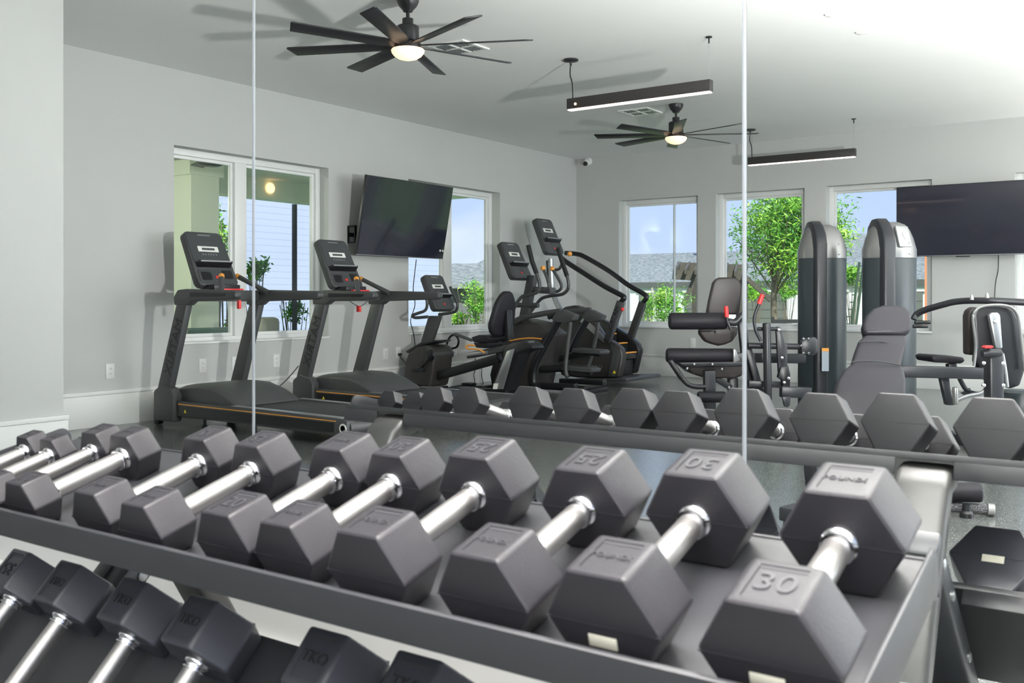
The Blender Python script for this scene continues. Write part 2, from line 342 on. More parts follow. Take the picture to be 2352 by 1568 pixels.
for xc in (-1.865, -0.445):
    post = MB().xprism([(1.165, 0.668), (1.20, 0.672), (1.24, 0.664), (1.275, 0.636), (1.632, 0.02), (1.565, 0.02), (1.225, 0.612), (1.165, 0.622)], xc-0.054, xc+0.054)
    post.build('rear_post', 'rack_post', rack, bevel=0.016, room=False, seg=3)
    leg = MB().xprism([(1.32, 0.564), (1.36, 0.525), (0.855, 0.0), (0.773, 0.0)], xc-0.05, xc+0.05); leg.build('front_leg', 'rack_dark', rack, bevel=0.008, room=False)
    MB().box(xc-0.05, xc+0.05, 0.90, 1.60, 0.0, 0.04).build('foot_rail', 'rack_dark', rack, bevel=0.006, room=False)
    for y_, z_ in ((1.30, 0.50), (1.22, 0.42), (1.05, 0.25)): MB().lathe((xc+0.05, y_+0.01, z_), (1, 0, 0), [(0, 0.011), (0.005, 0.011), (0.007, 0.006)], 12).build('bolt', 'silver', rack, room=False)
u = Vector((0, 1, 1)).normalized()
pl = MB().obox((-1.888, 1.190, 0.4375), (1, 0, 0), u, (0, -1, 1), 0.040, 0.060, 0.004).build('label_plate', 'rack_dark', rack, bevel=0.001, room=False)
mb = MB().obox((-1.895, 1.204, 0.4475), (1, 0, 0), u, (0, -1, 1), 0.011, 0.032, 0.0065); mb.obox((-1.884, 1.2045, 0.454), (1, 0, 0), u, (0, -1, 1), 0.016, 0.013, 0.0065)
mb.build('white_mark', 'label_white', pl, room=False)

# ---------------------------------------------------------------- dumbbells
def hexpts(s, y): return [(s*math.cos(PI/3*k), y, s*math.sin(PI/3*k)) for k in range(6)]
def head_mesh(s, L, rec, ystart, gloss, parent, txt, flipped, m):
    """a rubber hex head from y = ystart to ystart+L, with a sunk panel and lettering on its top flat"""
    bm = bmesh.new(); A = [bm.verts.new(p) for p in hexpts(s, ystart)]; B = [bm.verts.new(p) for p in hexpts(s, ystart+L)]
    for k in range(6): bm.faces.new((A[k], A[(k+1) % 6], B[(k+1) % 6], B[k]))
    bm.faces.new(A[::-1]); bm.faces.new(B); bmesh.ops.recalc_face_normals(bm, faces=bm.faces)
    bmesh.ops.bevel(bm, geom=list(bm.edges), offset=0.085*s, segments=3, affect='EDGES', profile=0.6)
    top = max((f for f in bm.faces if f.normal.z > 0.99), key=lambda f: f.calc_area())
    for i in range(1):
        r = bmesh.ops.inset_region(bm, faces=[top], thickness=s*0.10, depth=0); r = bmesh.ops.inset_region(bm, faces=[top], thickness=0.0006, depth=-0.0026 if m == 'rubber_gloss' else -0.0016)
    h = s*math.sqrt(3)/2
    me = bpy.data.meshes.new('head'); 
    bmesh.ops.translate(bm, verts=bm.verts, vec=(0, 0, h)); bm.to_mesh(me); bm.free(); me.shade_smooth(); me.set_sharp_from_angle(angle=R(28)); me.materials.append(MAT[m])
    ob = bpy.data.objects.new('head', me); C.objects.link(ob); ob.parent = parent
    g = MB(); y0, y1 = ystart, ystart+L; z = h; e = 0.0007; w = s*0.965
    g.box(-w, w, y0-e, y1+e, z-0.0009, z+0.0009)
    g.build('mould_line', m, ob, room=False, raw=True)
    if txt:
        sg = -1 if flipped else 1; wd = 0.62*s
        size = {2: 0.48, 3: 0.27}.get(len(txt), 0.15)*s
        c = (0, ystart + L*0.5, 2*h-(0.0015 if m == 'rubber_gloss' else 0.0013))
        lettering(txt, c, (sg, 0, 0), (0, sg, 0), size*(1.25 if len(txt) == 2 else 1.2), 0.0026 if m == 'rubber_gloss' else 0.0022, 1.0).build('raised_lettering', 'rubber' if m == 'rubber_gloss' else 'rubber_letter', ob, room=False, raw=True, props={'label': 'raised ' + ('number' if len(txt) == 2 else 'word') + ' ' + txt if txt != 'TKO' else 'raised maker mark'})
        b = MB(); hw, hl = s*0.5-s*0.16, L/2-s*0.17; zz = 2*h-(0.0022 if m == 'rubber_gloss' else 0.0014)
        b.box(-hw, hw, ystart+L/2+hl-0.004, ystart+L/2+hl, zz-0.0006, zz+0.0004)
        b.build('recess_edge', 'rubber_letter', ob, room=False, raw=True)
    return ob
def sticker(ob, s, y, z, m='label_cream'):
    MB().box(-0.26*s, 0.22*s, y-0.0012, y-0.0002, z-0.10*s, z+0.10*s).build('paper_sticker', m, ob, room=False, raw=True, bevel=0.0004, props={'label': 'cream paper sticker'})
def dumbbell(x, w0, s, L, T, tilt, plane, label, txt_near, txt_far, near_flip=False, far_flip=True, m='rubber', stick=None, rz=0.0, group=None):
    y, z = TY(w0, plane+0.0004, tilt)
    t = thing('hex_dumbbell', label, 'dumbbell', (x, y, z), group=group, room=False, rot=(tilt, 0, rz))
    a = head_mesh(s, L, None, 0.0, False, t, txt_near, near_flip, m); b = head_mesh(s, L, None, T-L, False, t, txt_far, far_flip, m)
    h = s*math.sqrt(3)/2; hl = T-2*L
    r = 0.0160 if s > 0.05 else 0.0140
    MB().lathe((0, L, h), (0, 1, 0), [(0, r), (0.01, r), (hl*0.3, r*1.03), (hl*0.5, r*1.05), (hl*0.7, r*1.03), (hl-0.01, r), (hl, r)], 32).build('handle', 'brushed_chrome', t, room=False, raw=True)
    for y0, sg in ((L, 1), (T-L, -1)):
        MB().lathe((0, y0, h), (0, sg, 0), [(-0.002, r*1.40), (0.0015, r*1.40), (0.004, r*1.32), (0.0065, r*1.12), (0.009, r*1.11), (0.0115, r*1.24), (0.0135, r*1.21), (0.0145, r*0.95)], 32).build('collar', 'chrome', t, room=False, raw=True)
    if stick == 'near': sticker(a, s, 0.0, h*0.70)
    if stick == 'far': MB().box(-0.24*s, 0.24*s, T+0.0002, T+0.0012, h*0.82, h*1.04).build('paper_sticker', 'label_cream', b, room=False, raw=True, props={'label': 'cream paper sticker'})
    return t
G = 'hex dumbbells on the top shelf'
rows = [  # x, w0, hex side, head length, overall length, pounds, near word, far word, near flip, stick, label
 (-1.988, .766, .0385, .040, .2152, '5', '', 'POUNDS', 'smallest hex dumbbell at the far left end of the top shelf'),
 (-1.8906, .762, .0405, .0385, .2151, '5', '', 'POUNDS', 'small hex dumbbell second from the left end of the top shelf'),
 (-1.7822, .750, .0472, .0507, .2700, '10', 'POUNDS', 'POUNDS', 'hex dumbbell third from the left, the near one hidden behind its twin'),
 (-1.6673, .753, .0512, .0520, .2600, '10', '10', 'POUNDS', 'hex dumbbell fourth from the left, its near head reading 10'),
 (-1.4538, .756, .0557, .0633, .2802, '15', 'POUNDS', '15', 'hex dumbbell after the bare gap on the shelf, fifth from the left'),
 (-1.3115, .748, .0567, .0662, .2894, '15', 'POUNDS', '15', 'hex dumbbell sixth from the left, its far head reading 15'),
 (-1.1303, .759, .0599, .0730, .2986, '20', '20', 'POUNDS', 'hex dumbbell whose near head reads 20, seventh from the left'),
 (-1.0097, .763, .0594, .0724, .2994, '20', 'POUNDS', '20', 'hex dumbbell whose far head reads 20, eighth from the left'),
 (-0.8462, .753, .0683, .0749, .3073, '25', 'POUNDS', '25', 'hex dumbbell ninth from the left, in front of the right rack seam reflection'),
 (-0.6683, .756, .0669, .0791, .3108, '25', 'POUNDS', '25', 'hex dumbbell tenth from the left, third from the right end'),
 (-0.5098, .756, .0706, .0802, .3206, '30', 'POUNDS', '30', 'large hex dumbbell second from the right, far head reading 30, sticker on its near end'),
 (-0.3298, .752, .0722, .0823, .3174, '30', '30', 'POUNDS', 'large hex dumbbell at the right end of the top shelf, near head reading 30'),
]
for i, (x, w0, s, L, T, lb, nr, fr, label) in enumerate(rows):
    label = label.replace('in front of the right rack seam reflection', 'far head reading 25 and left of its twin')
    dumbbell(x, w0, s, L, T, T1, P1, label, nr, fr, far_flip=(len(fr) == 2), stick='near' if i in (10, 11) else None, group=G)
G2 = 'hex dumbbells on the bottom shelf'
low = [(-1.9463, .0640, .0819, '', '35', 'glossy hex dumbbell reading 35, at the left edge of the bottom shelf'),
 (-1.7556, .0700, .0860, '', 'TKO', 'glossy hex dumbbell beside the 35, its maker mark plainly raised'),
 (-1.5434, .0723, .0831, '', 'TKO', 'glossy hex dumbbell third along the bottom shelf, below the rack leg'),
 (-1.3502, .0747, .0865, '', 'TKO', 'glossy hex dumbbell fourth along the bottom shelf, left of the empty gap'),
 (-1.0530, .0780, .0900, '', 'TKO', 'glossy hex dumbbell just right of the empty gap on the bottom shelf'),
 (-0.8760, .0790, .0900, '', 'TKO', 'glossy hex dumbbell cut off by the bottom edge, under the middle of the top lip'),
 (-0.3450, .0870, .0900, '', 'TKO', 'largest hex dumbbell on the bottom shelf, its stickered end seen in the mirror at right')]
for i, (x, s, L, nr, fr, label) in enumerate(low):
    dumbbell(x, .022, s, L, .34, T2, P2, label, nr, fr, far_flip=(len(fr) == 2), m='rubber_gloss', stick='far' if i == 6 else None, group=G2)

# ---------------------------------------------------------------- ceiling fans, pendants, vents
def fan(cx, cy, a0, label, zc=ZC):
    t = thing('ceiling_fan', label, 'ceiling fan', (cx, cy, zc), group='eight-bladed black ceiling fans')
    o = (cx, cy, zc); dn = (0, 0, -1)
    MB().lathe(o, dn, [(0, 0.072), (0.02, 0.072), (0.05, 0.058), (0.075, 0.035), (0.085, 0.030)], 28).build('canopy', 'fan_black', t)
    MB().lathe(o, dn, [(0.08, 0.012), (0.155, 0.012)], 14).build('downrod', 'fan_black', t)
    MB().lathe(o, dn, [(0.13, 0.036), (0.175, 0.036), (0.177, 0.066), (0.185, 0.073), (0.275, 0.073), (0.285, 0.068), (0.290, 0.050)], 32).build('motor_housing', 'fan_black', t, bevel=0.002)
    MB().lathe(o, dn, [(0.288, 0.055), (0.292, 0.085), (0.325, 0.085), (0.330, 0.080)], 32).build('light_ring', 'fan_black', t)
    MB().lathe(o, dn, [(0.330, 0.104), (0.336, 0.108), (0.350, 0.105), (0.370, 0.090), (0.388, 0.062), (0.398, 0.028), (0.400, 0.0)], 32).build('light_bowl', 'fan_glass', t)
    for k in range(8):
        a = R(a0 + 45*k); d = Vector((math.cos(a), math.sin(a), 0)); s = Vector((-math.sin(a), math.cos(a), 0)); p = R(13)
        w = s*math.cos(p) + Vector((0, 0, 1))*math.sin(p); nrm = d.cross(w).normalized(); c = Vector((cx, cy, zc-0.305))
        r0, r1 = 0.075, 0.815; q = [c + d*r0 - w*0.035, c + d*(r0+0.12) - w*0.052, c + d*(r1-0.035) - w*0.060, c + d*r1 + w*0.040, c + d*(r1-0.01) + w*0.052, c + d*(r0+0.12) + w*0.052, c + d*r0 + w*0.035]
        MB().prism([x - nrm*0.004 for x in q], nrm*0.008).build('blade', 'fan_black', t, bevel=0.0025)
    return t
fan(-4.18, 4.788, 25, 'black ceiling fan nearest the mirror, hanging left of the pendant lights')
fan(-4.258, 8.913, 29, 'black ceiling fan near the far corner, beyond the nearer pendant light')
def pendant(xa, xb, y, label, spot):
    t = thing('linear_pendant', label, 'pendant light', ((xa+xb)/2, y, ZC), group='black linear pendant lights')
    z0, z1 = 2.532, 2.624
    MB().box(xa, xb, y-0.032, y+0.032, z0+0.006, z1).build('housing', 'plastic_brown', t, bevel=0.003)
    MB().box(xa+0.006, xb-0.006, y-0.027, y+0.027, z0-0.002, z0+0.0055).build('light_diffuser', 'led_strip', t)
    MB().lathe((xa+0.02, y, ZC), (0, 0, -1), [(0, 0.062), (0.012, 0.062), (0.016, 0.05), (0.02, 0.01), (0.05, 0.008)], 24).build('canopy', 'fan_black', t)
    MB().lathe((xb-0.02, y, ZC), (0, 0, -1), [(0, 0.024), (0.008, 0.024), (0.012, 0.006), (0.05, 0.006)], 16).build('anchor', 'fan_black', t)
    MB().tube([(xa+0.02, y, ZC-0.03), (xa+0.012, y+0.004, ZC-0.12), (xa+0.035, y, ZC-0.2), (xa+0.04, y, z1)], 0.0055, 8).build('power_cord', 'cord', t)
    MB().tube([(xb-0.02, y, ZC-0.03), (xb-0.02, y, z1)], 0.0015, 6).build('wire', 'silver', t)
    MB().tube([(xa+0.03, y, ZC-0.03), (xa+0.06, y, z1)], 0.0015, 6).build('wire', 'silver', t)
    if spot: MB().lathe((xa+0.085, y-0.034, z0+0.04), (0, -1, 0), [(0, 0.011), (0.004, 0.011), (0.006, 0.006)], 14).build('indicator_light', 'spot_glow', t)
pendant(-4.181, -2.941, 6.76, 'black linear pendant light between the two ceiling fans', True)
pendant(-4.213, -3.010, 10.72, 'black linear pendant light close to the back wall windows', False)
def vent(cx, cy, label, rot=0):
    t = thing('ceiling_vent', label, 'vent', (cx, cy, ZC), group='white ceiling supply vents'); w = 0.17
    fr = MB()
    for a, b, c_, d in ((-w, w, -w, -w+0.025), (-w, w, w-0.025, w), (-w, -w+0.025, -w+0.025, w-0.025), (w-0.025, w, -w+0.025, w-0.025), (-0.008, 0.008, -w+0.025, w-0.025), (-w+0.025, -0.008, -0.008, 0.008), (0.008, w-0.025, -0.008, 0.008)):
        fr.box(cx+a, cx+b, cy+c_, cy+d, ZC-0.012, ZC-0.0005)
    fr.build('frame', 'white_trim', t); MB().box(cx-w+0.02, cx+w-0.02, cy-w+0.02, cy+w-0.02, ZC-0.003, ZC-0.0003).build('backing', 'vent_dark', t)
    for k in range(9):
        x = cx - w + 0.045 + k*(2*w-0.09)/8; MB().box(x-0.006, x+0.006, cy-w+0.026, cy+w-0.026, ZC-0.009, ZC-0.004).build('louvre', 'silver', t)
vent(-4.66, 5.93, 'square white ceiling vent half hidden by the nearer fan'); vent(-4.72, 9.03, 'square white ceiling vent beside the far fan, below the pendant')
for x, y, nm in ((-2.02, 6.706, 'small flat white ceiling detector, the one nearer the mirror'), (-1.975, 7.283, 'small flat white ceiling detector, the one deeper in the room')):
    t = thing('ceiling_detector', nm, 'detector', (x, y, ZC), group='flat ceiling detectors')
    MB().box(x-0.062, x+0.062, y-0.022, y+0.022, ZC-0.014, ZC-0.0003).build('body', 'label_white', t, bevel=0.005)
    MB().box(x-0.045, x+0.045, y-0.012, y+0.012, ZC-0.018, ZC-0.0145).build('lens', 'white_trim', t, bevel=0.001)
t = thing('security_camera', 'small white dome security camera in the far top corner', 'security camera', (-6.87, YB, 2.90))
MB().lathe((-6.87, YB-0.0005, 2.90), (0, -1, 0), [(0, 0.055), (0.03, 0.055), (0.045, 0.045)], 20).build('base', 'white_trim', t)
MB().ball((-6.868, YB-0.075, 2.875), 0.042, 12).build('ball', 'white_trim', t)
MB().lathe((-6.865, YB-0.092, 2.865), (0.15, -0.9, -0.35), [(0, 0.033), (0.026, 0.030), (0.030, 0.022)], 18).build('lens', 'plastic_black', t)

# ---------------------------------------------------------------- televisions
def tv(name, c, u, v, w, h, label):
    u, v = Vector(u).normalized(), Vector(v).normalized(); n = u.cross(v).normalized(); c = Vector(c)
    if n.dot(Vector((0, 0, 1.0)) - c) < 0: n = -n
    t = thing('television', label, 'television', c)
    MB().obox(c - n*0.020, u, v, n, w, h, 0.036).build('casing', 'plastic_black', t, bevel=0.003)
    MB().obox(c + n*0.0000, u, v, n, w-0.012, h-0.016, 0.003).build('screen', 'screen', t)
    MB().obox(c + n*0.001 - v*(h/2-0.006), u, v, n, w, 0.008, 0.006).build('bottom_trim', 'silver', t)
    MB().obox(c - n*0.06, u, v, n, w*0.5, h*0.45, 0.05).build('back_cover', 'plastic_black', t, bevel=0.01)
    return t, n
cT = Vector((-6.775, 7.745, 1.837)); t, n = tv('television', cT, (0, 1, 0), (0.15, 0, 0.783), 1.36, 0.80, 'large television tilted on a bracket over the second treadmill, left wall')
mb = MB(); mb.box(XA+0.0005, XA+0.012, 7.16, 7.18, 1.57, 1.75); mb.box(XA+0.012, XA+0.11, 7.155, 7.185, 1.735, 1.75); mb.box(XA+0.012, XA+0.11, 7.155, 7.185, 1.57, 1.585); mb.box(XA+0.10, XA+0.11, 7.155, 7.185, 1.585, 1.735)
mb.box(XA+0.0005, XA+0.012, 7.18, 8.2, 1.64, 1.68); mb.build('wall_bracket', 'plastic_black', t)
MB().beam((XA+0.012, 7.75, 1.80), (-6.85, 7.75, 1.83), 0.06, 0.10).build('tilt_arm', 'plastic_black', t)
mb = MB(); [mb.lathe(cT + Vector((-0.062+0.012, 0.62+dy, -0.30)), n, [(0, 0.011), (0.006, 0.011), (0.008, 0.005)], 12) for dy in (-0.022, 0.022)]
mb.build('status_light', 'label_white', t)
t, n = tv('television', (-2.09, YB-0.12, 1.868), (1, 0, 0), (0, 0, 1), 1.385, 0.785, 'dark flat television on the back wall over the weight machines')
MB().box(-2.5, -1.7, YB-0.085, YB-0.0005, 1.75, 2.0).build('wall_bracket', 'plastic_black', t)
MB().box(-2.16, -2.02, YB-0.125, YB-0.10, 1.464, 1.474).build('sensor_bar', 'plastic_black', t)

# ---------------------------------------------------------------- outlets and cords
def outlet(wall, a, z, label, plug=False):
    if wall == 'A': P = (XA, a, z); bx = (lambda mb, p, q, r_, s_, d0, d1: mb.box(XA+d0, XA+d1, a+p, a+q, z+r_, z+s_))
    else: P = (a, YB, z); bx = (lambda mb, p, q, r_, s_, d0, d1: mb.box(a+p, a+q, YB-d1, YB-d0, z+r_, z+s_))
    t = thing('wall_outlet', label, 'outlet', P, group='white wall outlets')
    bx(MB(), -0.037, 0.037, -0.06, 0.06, 0.0004, 0.006).build('cover_plate', 'outlet_white', t, bevel=0.0015) if False else None
    mb = MB(); bx(mb, -0.037, 0.037, -0.06, 0.06, 0.0004, 0.006); mb.build('cover_plate', 'outlet_white', t, bevel=0.0015)
    for dz in (-0.02, 0.02):
        mb = MB(); bx(mb, -0.017, 0.017, dz-0.014, dz+0.014, 0.0062, 0.009); s = mb.build('socket', 'white_trim', t, bevel=0.001)
        mb = MB(); bx(mb, -0.008, -0.005, dz-0.002, dz+0.007, 0.0092, 0.0098); bx(mb, 0.005, 0.008, dz-0.002, dz+0.007, 0.0092, 0.0098); bx(mb, -0.002, 0.002, dz-0.010, dz-0.006, 0.0092, 0.0098); mb.build('slots', 'plastic_black', s)
    if plug:
        mb = MB(); bx(mb, -0.016, 0.016, -0.034, -0.006, 0.0100, 0.045); mb.build('plug', 'cord', t, bevel=0.003)
for a, z, nm in ((4.517, .43, 'white wall outlet left of the first treadmill, nearest the pier'), (5.398, .427, 'white wall outlet framed between the uprights of the first treadmill'), (5.75, .427, 'white wall outlet right beside the far upright of the first treadmill'),
                 (6.227, .426, 'white wall outlet in the clear wall between the two treadmills'), (7.728, .423, 'white wall outlet right of the second treadmill, nothing plugged in'), (7.93, .427, 'white wall outlet with the exercise bike cord plugged in'), (8.912, .41, 'white wall outlet low under the right pane of the second window')):
    outlet('A', a, z, nm, plug='cord plugged' in nm)
outlet('B', -5.322, .442, 'white wall outlet on the back wall below the first back window'); outlet('B', -1.86, .442, 'white wall outlet on the back wall under the dark television', True)
def cord(name, pts, label, cat='cord', r=0.005, m='cord', group=None):
    name = 'hanging_cable'
    return tag(MB().tube(pts, r, 6).build(name, m, None, loc=pts[0]), label, cat, group)
cord('power_cord', [(XA+0.012, 7.93, .40), (XA+0.05, 7.97, .33), (-6.95, 8.0, .27), (-6.9, 8.03, .26)], 'black cord from the outlet to the exercise bike body')
cord('power_cord', [(-7.04, 8.195, 1.439), (-7.04, 8.158, 1.227), (-7.04, 8.143, 1.093), (-7.04, 8.173, 0.94), (-7.04, 8.1, 0.774), (-7.04, 8.143, 0.644), (-7.04, 8.173, 0.485), (-7.04, 8.136, 0.319), (-7.04, 8.143, 0.08)], 'thin black cord hanging down the left wall below the tilted television')
cord('power_cord', [(-1.754, 11.6, 1.475), (-1.758, 11.6, 1.316), (-1.783, 11.6, 1.176), (-1.792, 11.6, 0.988)], 'thin black cord hanging below the dark back wall television')
cord('power_cord', [(-6.704, 6.166, 0.394), (-6.687, 6.056, 0.315), (-6.674, 5.943, 0.245), (-6.676, 5.819, 0.185), (-6.651, 5.714, 0.156)], 'black cord looping from the second treadmill down to the floor')
cord('power_cord', [(-7.03, 9.251, 0.303), (-7.03, 9.26, 0.183), (-7.03, 9.226, 0.108), (-7.03, 9.243, 0.029), (-7.03, 9.192, -0.029), (-7.03, 9.141, -0.056)], 'black cord with inline adapters dangling under the second window')
cord('power_cord', [(-7.03, 9.407, 0.295), (-7.03, 9.381, 0.15), (-7.03, 9.39, 0.045), (-7.03, 9.451, -0.053)], 'black cord hanging beside the recumbent seat rail by the left wall')
t = thing('power_brick', 'small black power brick on the floor by the left wall', 'power brick', (-6.95, 9.0, 0))
MB().box(-7.0, -6.88, 8.95, 9.08, 0.0, 0.03).build('casing', 'cord', t, bevel=0.004)
mb = MB().tube([(-6.94, 8.96, 0.015), (-6.95, 8.8, 0.007), (-6.9, 8.6, 0.007), (-6.85, 8.45, 0.007)], 0.006, 6); mb.build('lead', 'cord', t)

# ---------------------------------------------------------------- treadmills (front against the left wall)
def treadmill(ox, oy, label, keycolour_low):
    t = thing('treadmill', label, 'treadmill', (ox+1.1, oy+0.37, 0), group='treadmills facing the left wall')
    def B(*a): return MB().box(ox+a[0], ox+a[1], oy+a[2], oy+a[3], a[4], a[5])
    def Y(pr, y0, y1, mb=None): return (mb or MB()).yprism([(ox+x, z) for x, z in pr], oy+y0, oy+y1)
    W_ = 0.74
    B(0.10, 2.10, 0.06, W_-0.06, 0.07, 0.165).build('deck_frame', 'plastic_black', t, bevel=0.004)
    for y0, y1, nm in ((0.0, 0.075, 'near'), (W_-0.075, W_, 'far')):
        r = Y([(0.30, 0.085), (2.12, 0.070), (2.16, 0.085), (2.16, 0.175), (2.12, 0.19), (0.30, 0.205)], y0, y1).build('side_rail', 'plastic_grey', t, bevel=0.006)
        ys = (y0-0.003, y0-0.0003) if nm == 'near' else (y1+0.0003, y1+0.003)
        Y([(0.33, 0.178), (2.06, 0.168), (2.06, 0.174), (0.33, 0.186)], *ys).build('orange_stripe', 'orange', r)
        Y([(0.34, 0.100), (2.04, 0.092), (2.04, 0.160), (0.34, 0.170)], *ys).build('side_panel', 'plastic_black', r)
        Y([(0.95, 0.2025), (2.10, 0.1905), (2.10, 0.1945), (0.95, 0.2065)], y0+0.008, y1-0.006).build('foot_strip', 'silver', r)
    B(0.70, 2.11, 0.085, W_-0.085, 0.166, 0.192).build('running_belt', 'belt', t, bevel=0.004)
    MB().lathe((ox+2.12, oy+0.03, 0.125), (0, 1, 0), [(0, 0.055), (W_-0.06, 0.055)], 20).build('rear_roller', 'plastic_grey', t, bevel=0.003)
    MB().lathe((ox+2.125, oy-0.004, 0.125), (0, 1, 0), [(0, 0.034), (0.003, 0.034), (0.003, 0.022), (0.0, 0.022)], 20).build('roller_ring', 'label_white', t)
    hood = MB(); prof = [(0.12, 0.17), (0.16, 0.285), (0.28, 0.325), (0.48, 0.345), (0.66, 0.340), (0.80, 0.300), (0.93, 0.232), (0.98, 0.194), (0.5, 0.170)]
    n = len(prof); vs = []
    for yy, k in ((0.05, 0.80), (0.11, 0.95), (0.20, 1.0), (W_-0.20, 1.0), (W_-0.11, 0.95), (W_-0.05, 0.80)):
        vs += [(ox+0.5+(x-0.5)*(0.9+0.1*k), oy+yy, 0.17+(z-0.17)*k) for x, z in prof]
    fs = [(i*n+j, i*n+(j+1) % n, (i+1)*n+(j+1) % n, (i+1)*n+j) for i in range(5) for j in range(n)] + [tuple(range(n-1, -1, -1)), tuple(5*n+j for j in range(n))]
    hood.add(vs, fs); hood.build('motor_hood', 'plastic_grey', t, bevel=0.012, seg=3, sharp=60)
    for y0, y1 in ((-0.03, 0.055), (W_-0.055, W_+0.03)):
        Y([(0.045, 0.04), (0.30, 0.04), (0.31, 0.25), (0.27, 0.30), (0.14, 0.33), (0.05, 0.27)], y0, y1).build('upright_foot', 'plastic_grey', t, bevel=0.012, seg=3)
        up = Y([(0.075, 0.27), (0.225, 0.27), (0.455, 0.96), (0.325, 0.96)], y0+0.012, y1-0.012).build('upright', 'plastic_grey', t, bevel=0.010)
        MB().lathe((ox+0.06, oy+(y0+y1)/2-0.025, 0.032), (0, 1, 0), [(0, 0.031), (0.05, 0.031)], 18).build('wheel', 'plastic_black', t, bevel=0.003)
        if y0 < 0.2:
            d = Vector((0.24, 0, 0.69)).normalized(); c = Vector((ox+0.15+0.24*0.60, oy+y0+0.0112, 0.27+0.69*0.52))
            # each letter lies along the post; folded about the mirror wall it reads the right way round in the room
            lettering('MATRIX', c, -d, (-d.z, 0, d.x), 0.125, 0.003, 1.05).build('maker_name', 'plastic_black', up)
    for k, (y0, y1, xe) in enumerate(((-0.02, 0.05, 1.03), (W_-0.05, W_+0.02, 1.16))):
        arm = Y([(0.30, 0.955), (0.47, 0.955), (0.52, 0.985), (xe-0.04, 1.0), (xe, 1.015), (xe+0.005, 1.045), (xe-0.02, 1.068), (0.45, 1.082), (0.34, 1.075), (0.29, 1.02)], y0, y1).build('handrail', 'plastic_grey', t, bevel=0.012, seg=3)
        ys = (y0-0.003, y0-0.0003) if k == 0 else (y1+0.0003, y1+0.003)
        Y([(0.50, 1.020), (xe-0.12, 1.023), (xe-0.10, 1.045), (0.50, 1.055)], *ys).build('rail_groove', 'plastic_black', arm)
        g0, g1 = ((0.80, 0.04, 1.06), (0.70, 0.12, 1.19)) if k == 0 else ((0.58, W_-0.06, 1.06), (0.27, W_-0.13, 1.20))
        g0 = (ox+g0[0], oy+g0[1], g0[2]); g1 = (ox+g1[0], oy+g1[1], g1[2])
        gr = MB().tube([g0, tuple((a+b)/2 for a, b in zip(g0, g1)), g1], [0.022, 0.020, 0.021], 12).build('hand_grip', 'plastic_grey', t)
        dd = (Vector(g1)-Vector(g0)).normalized(); MB().lathe(Vector(g1)-dd*0.035, dd, [(0, 0.0225), (0.03, 0.0225), (0.037, 0.018)], 14).build('grip_button', 'orange', gr)
    B(0.36, 0.47, 0.05, W_-0.05, 0.985, 1.075).build('crossbar', 'plastic_grey', t, bevel=0.012)
    B(0.40, 0.50, 0.30, 0.50, 1.0755, 1.088).build('stop_strip', 'red', t, bevel=0.003)
    # console: a tilted slab facing the runner
    cy = oy+W_/2; c = Vector((ox+0.25, cy, 1.335)); v = Vector((-0.22, 0, 0.43)).normalized(); u = Vector((0, 1, 0)); n_ = Vector((v.z, 0, -v.x))
    def rr(w, h, r, wt=1.0):
        out = []
        for sx, sy, a0 in ((1, 1, 0), (-1, 1, 90), (-1, -1, 180), (1, -1, 270)):
            for q in range(5):
                a = R(a0+q*22.5); k = wt if sy > 0 else 1.0; out.append(((w/2*k-r)*sx + r*math.cos(a), (h/2-r)*sy + r*math.sin(a)))
        return out
    def pan(name, w, h, r, cu, cv, th, d, mt, parent, bev=0.0, wt=1.0):
        return MB().prism([c + u*(cu+a) + v*(cv+b) + n_*d for a, b in rr(w, h, r, wt)], n_*th).build(name, mt, parent, bevel=bev)
    con = pan('console', 0.40, 0.50, 0.045, 0, 0, 0.065, -0.065, 'plastic_grey', t, 0.010, 0.94)
    pan('display_face', 0.355, 0.26, 0.02, 0, 0.09, 0.003, 0.0002, 'console_glass', con)
    pan('lower_panel', 0.345, 0.13, 0.02, 0, -0.165, 0.003, 0.0002, 'console_glass', con)
    fr = pan('display_label', 0.20, 0.050, 0.004, 0, 0.085, 0.0015, 0.0034, 'label_white', con)
    pan('display_window', 0.125, 0.020, 0.002, 0, 0.085, 0.001, 0.0052, 'console_glass', fr)
    pan('top_slot', 0.13, 0.014, 0.005, 0, 0.215, 0.002, 0.0034, 'silver', con)
    for q in range(6): pan('key', 0.014, 0.014, 0.003, -0.065+q*0.026, 0.035, 0.001, 0.0034, 'silver', con)
    MB().prism([c + u*(-0.165) + v*z_ + n_*d_ for z_, d_ in ((-0.085, 0.001), (-0.060, 0.05), (-0.045, 0.052), (-0.05, 0.02), (-0.035, 0.001))], u*0.33).build('reading_rack', 'plastic_black', con, bevel=0.003)
    MB().prism([c + u*(-0.150) + v*z_ + n_*d_ for z_, d_ in ((-0.046, 0.0535), (-0.049, 0.055), (-0.058, 0.0525), (-0.055, 0.051))], u*0.30).build('rack_trim', 'silver', con)
    pan('keypad', 0.10, 0.075, 0.008, -0.10, -0.165, 0.001, 0.0034, 'plastic_black', con); pan('keypad', 0.10, 0.075, 0.008, 0.11, -0.150, 0.001, 0.0034, 'plastic_black', con)
    pan('stop_button', 0.030, 0.022, 0.004, 0.0, -0.175, 0.004, 0.0034, 'red', con)
    B(0.28, 0.46, 0.24, 0.50, 1.075, 1.12).build('console_neck', 'plastic_black', t, bevel=0.008)
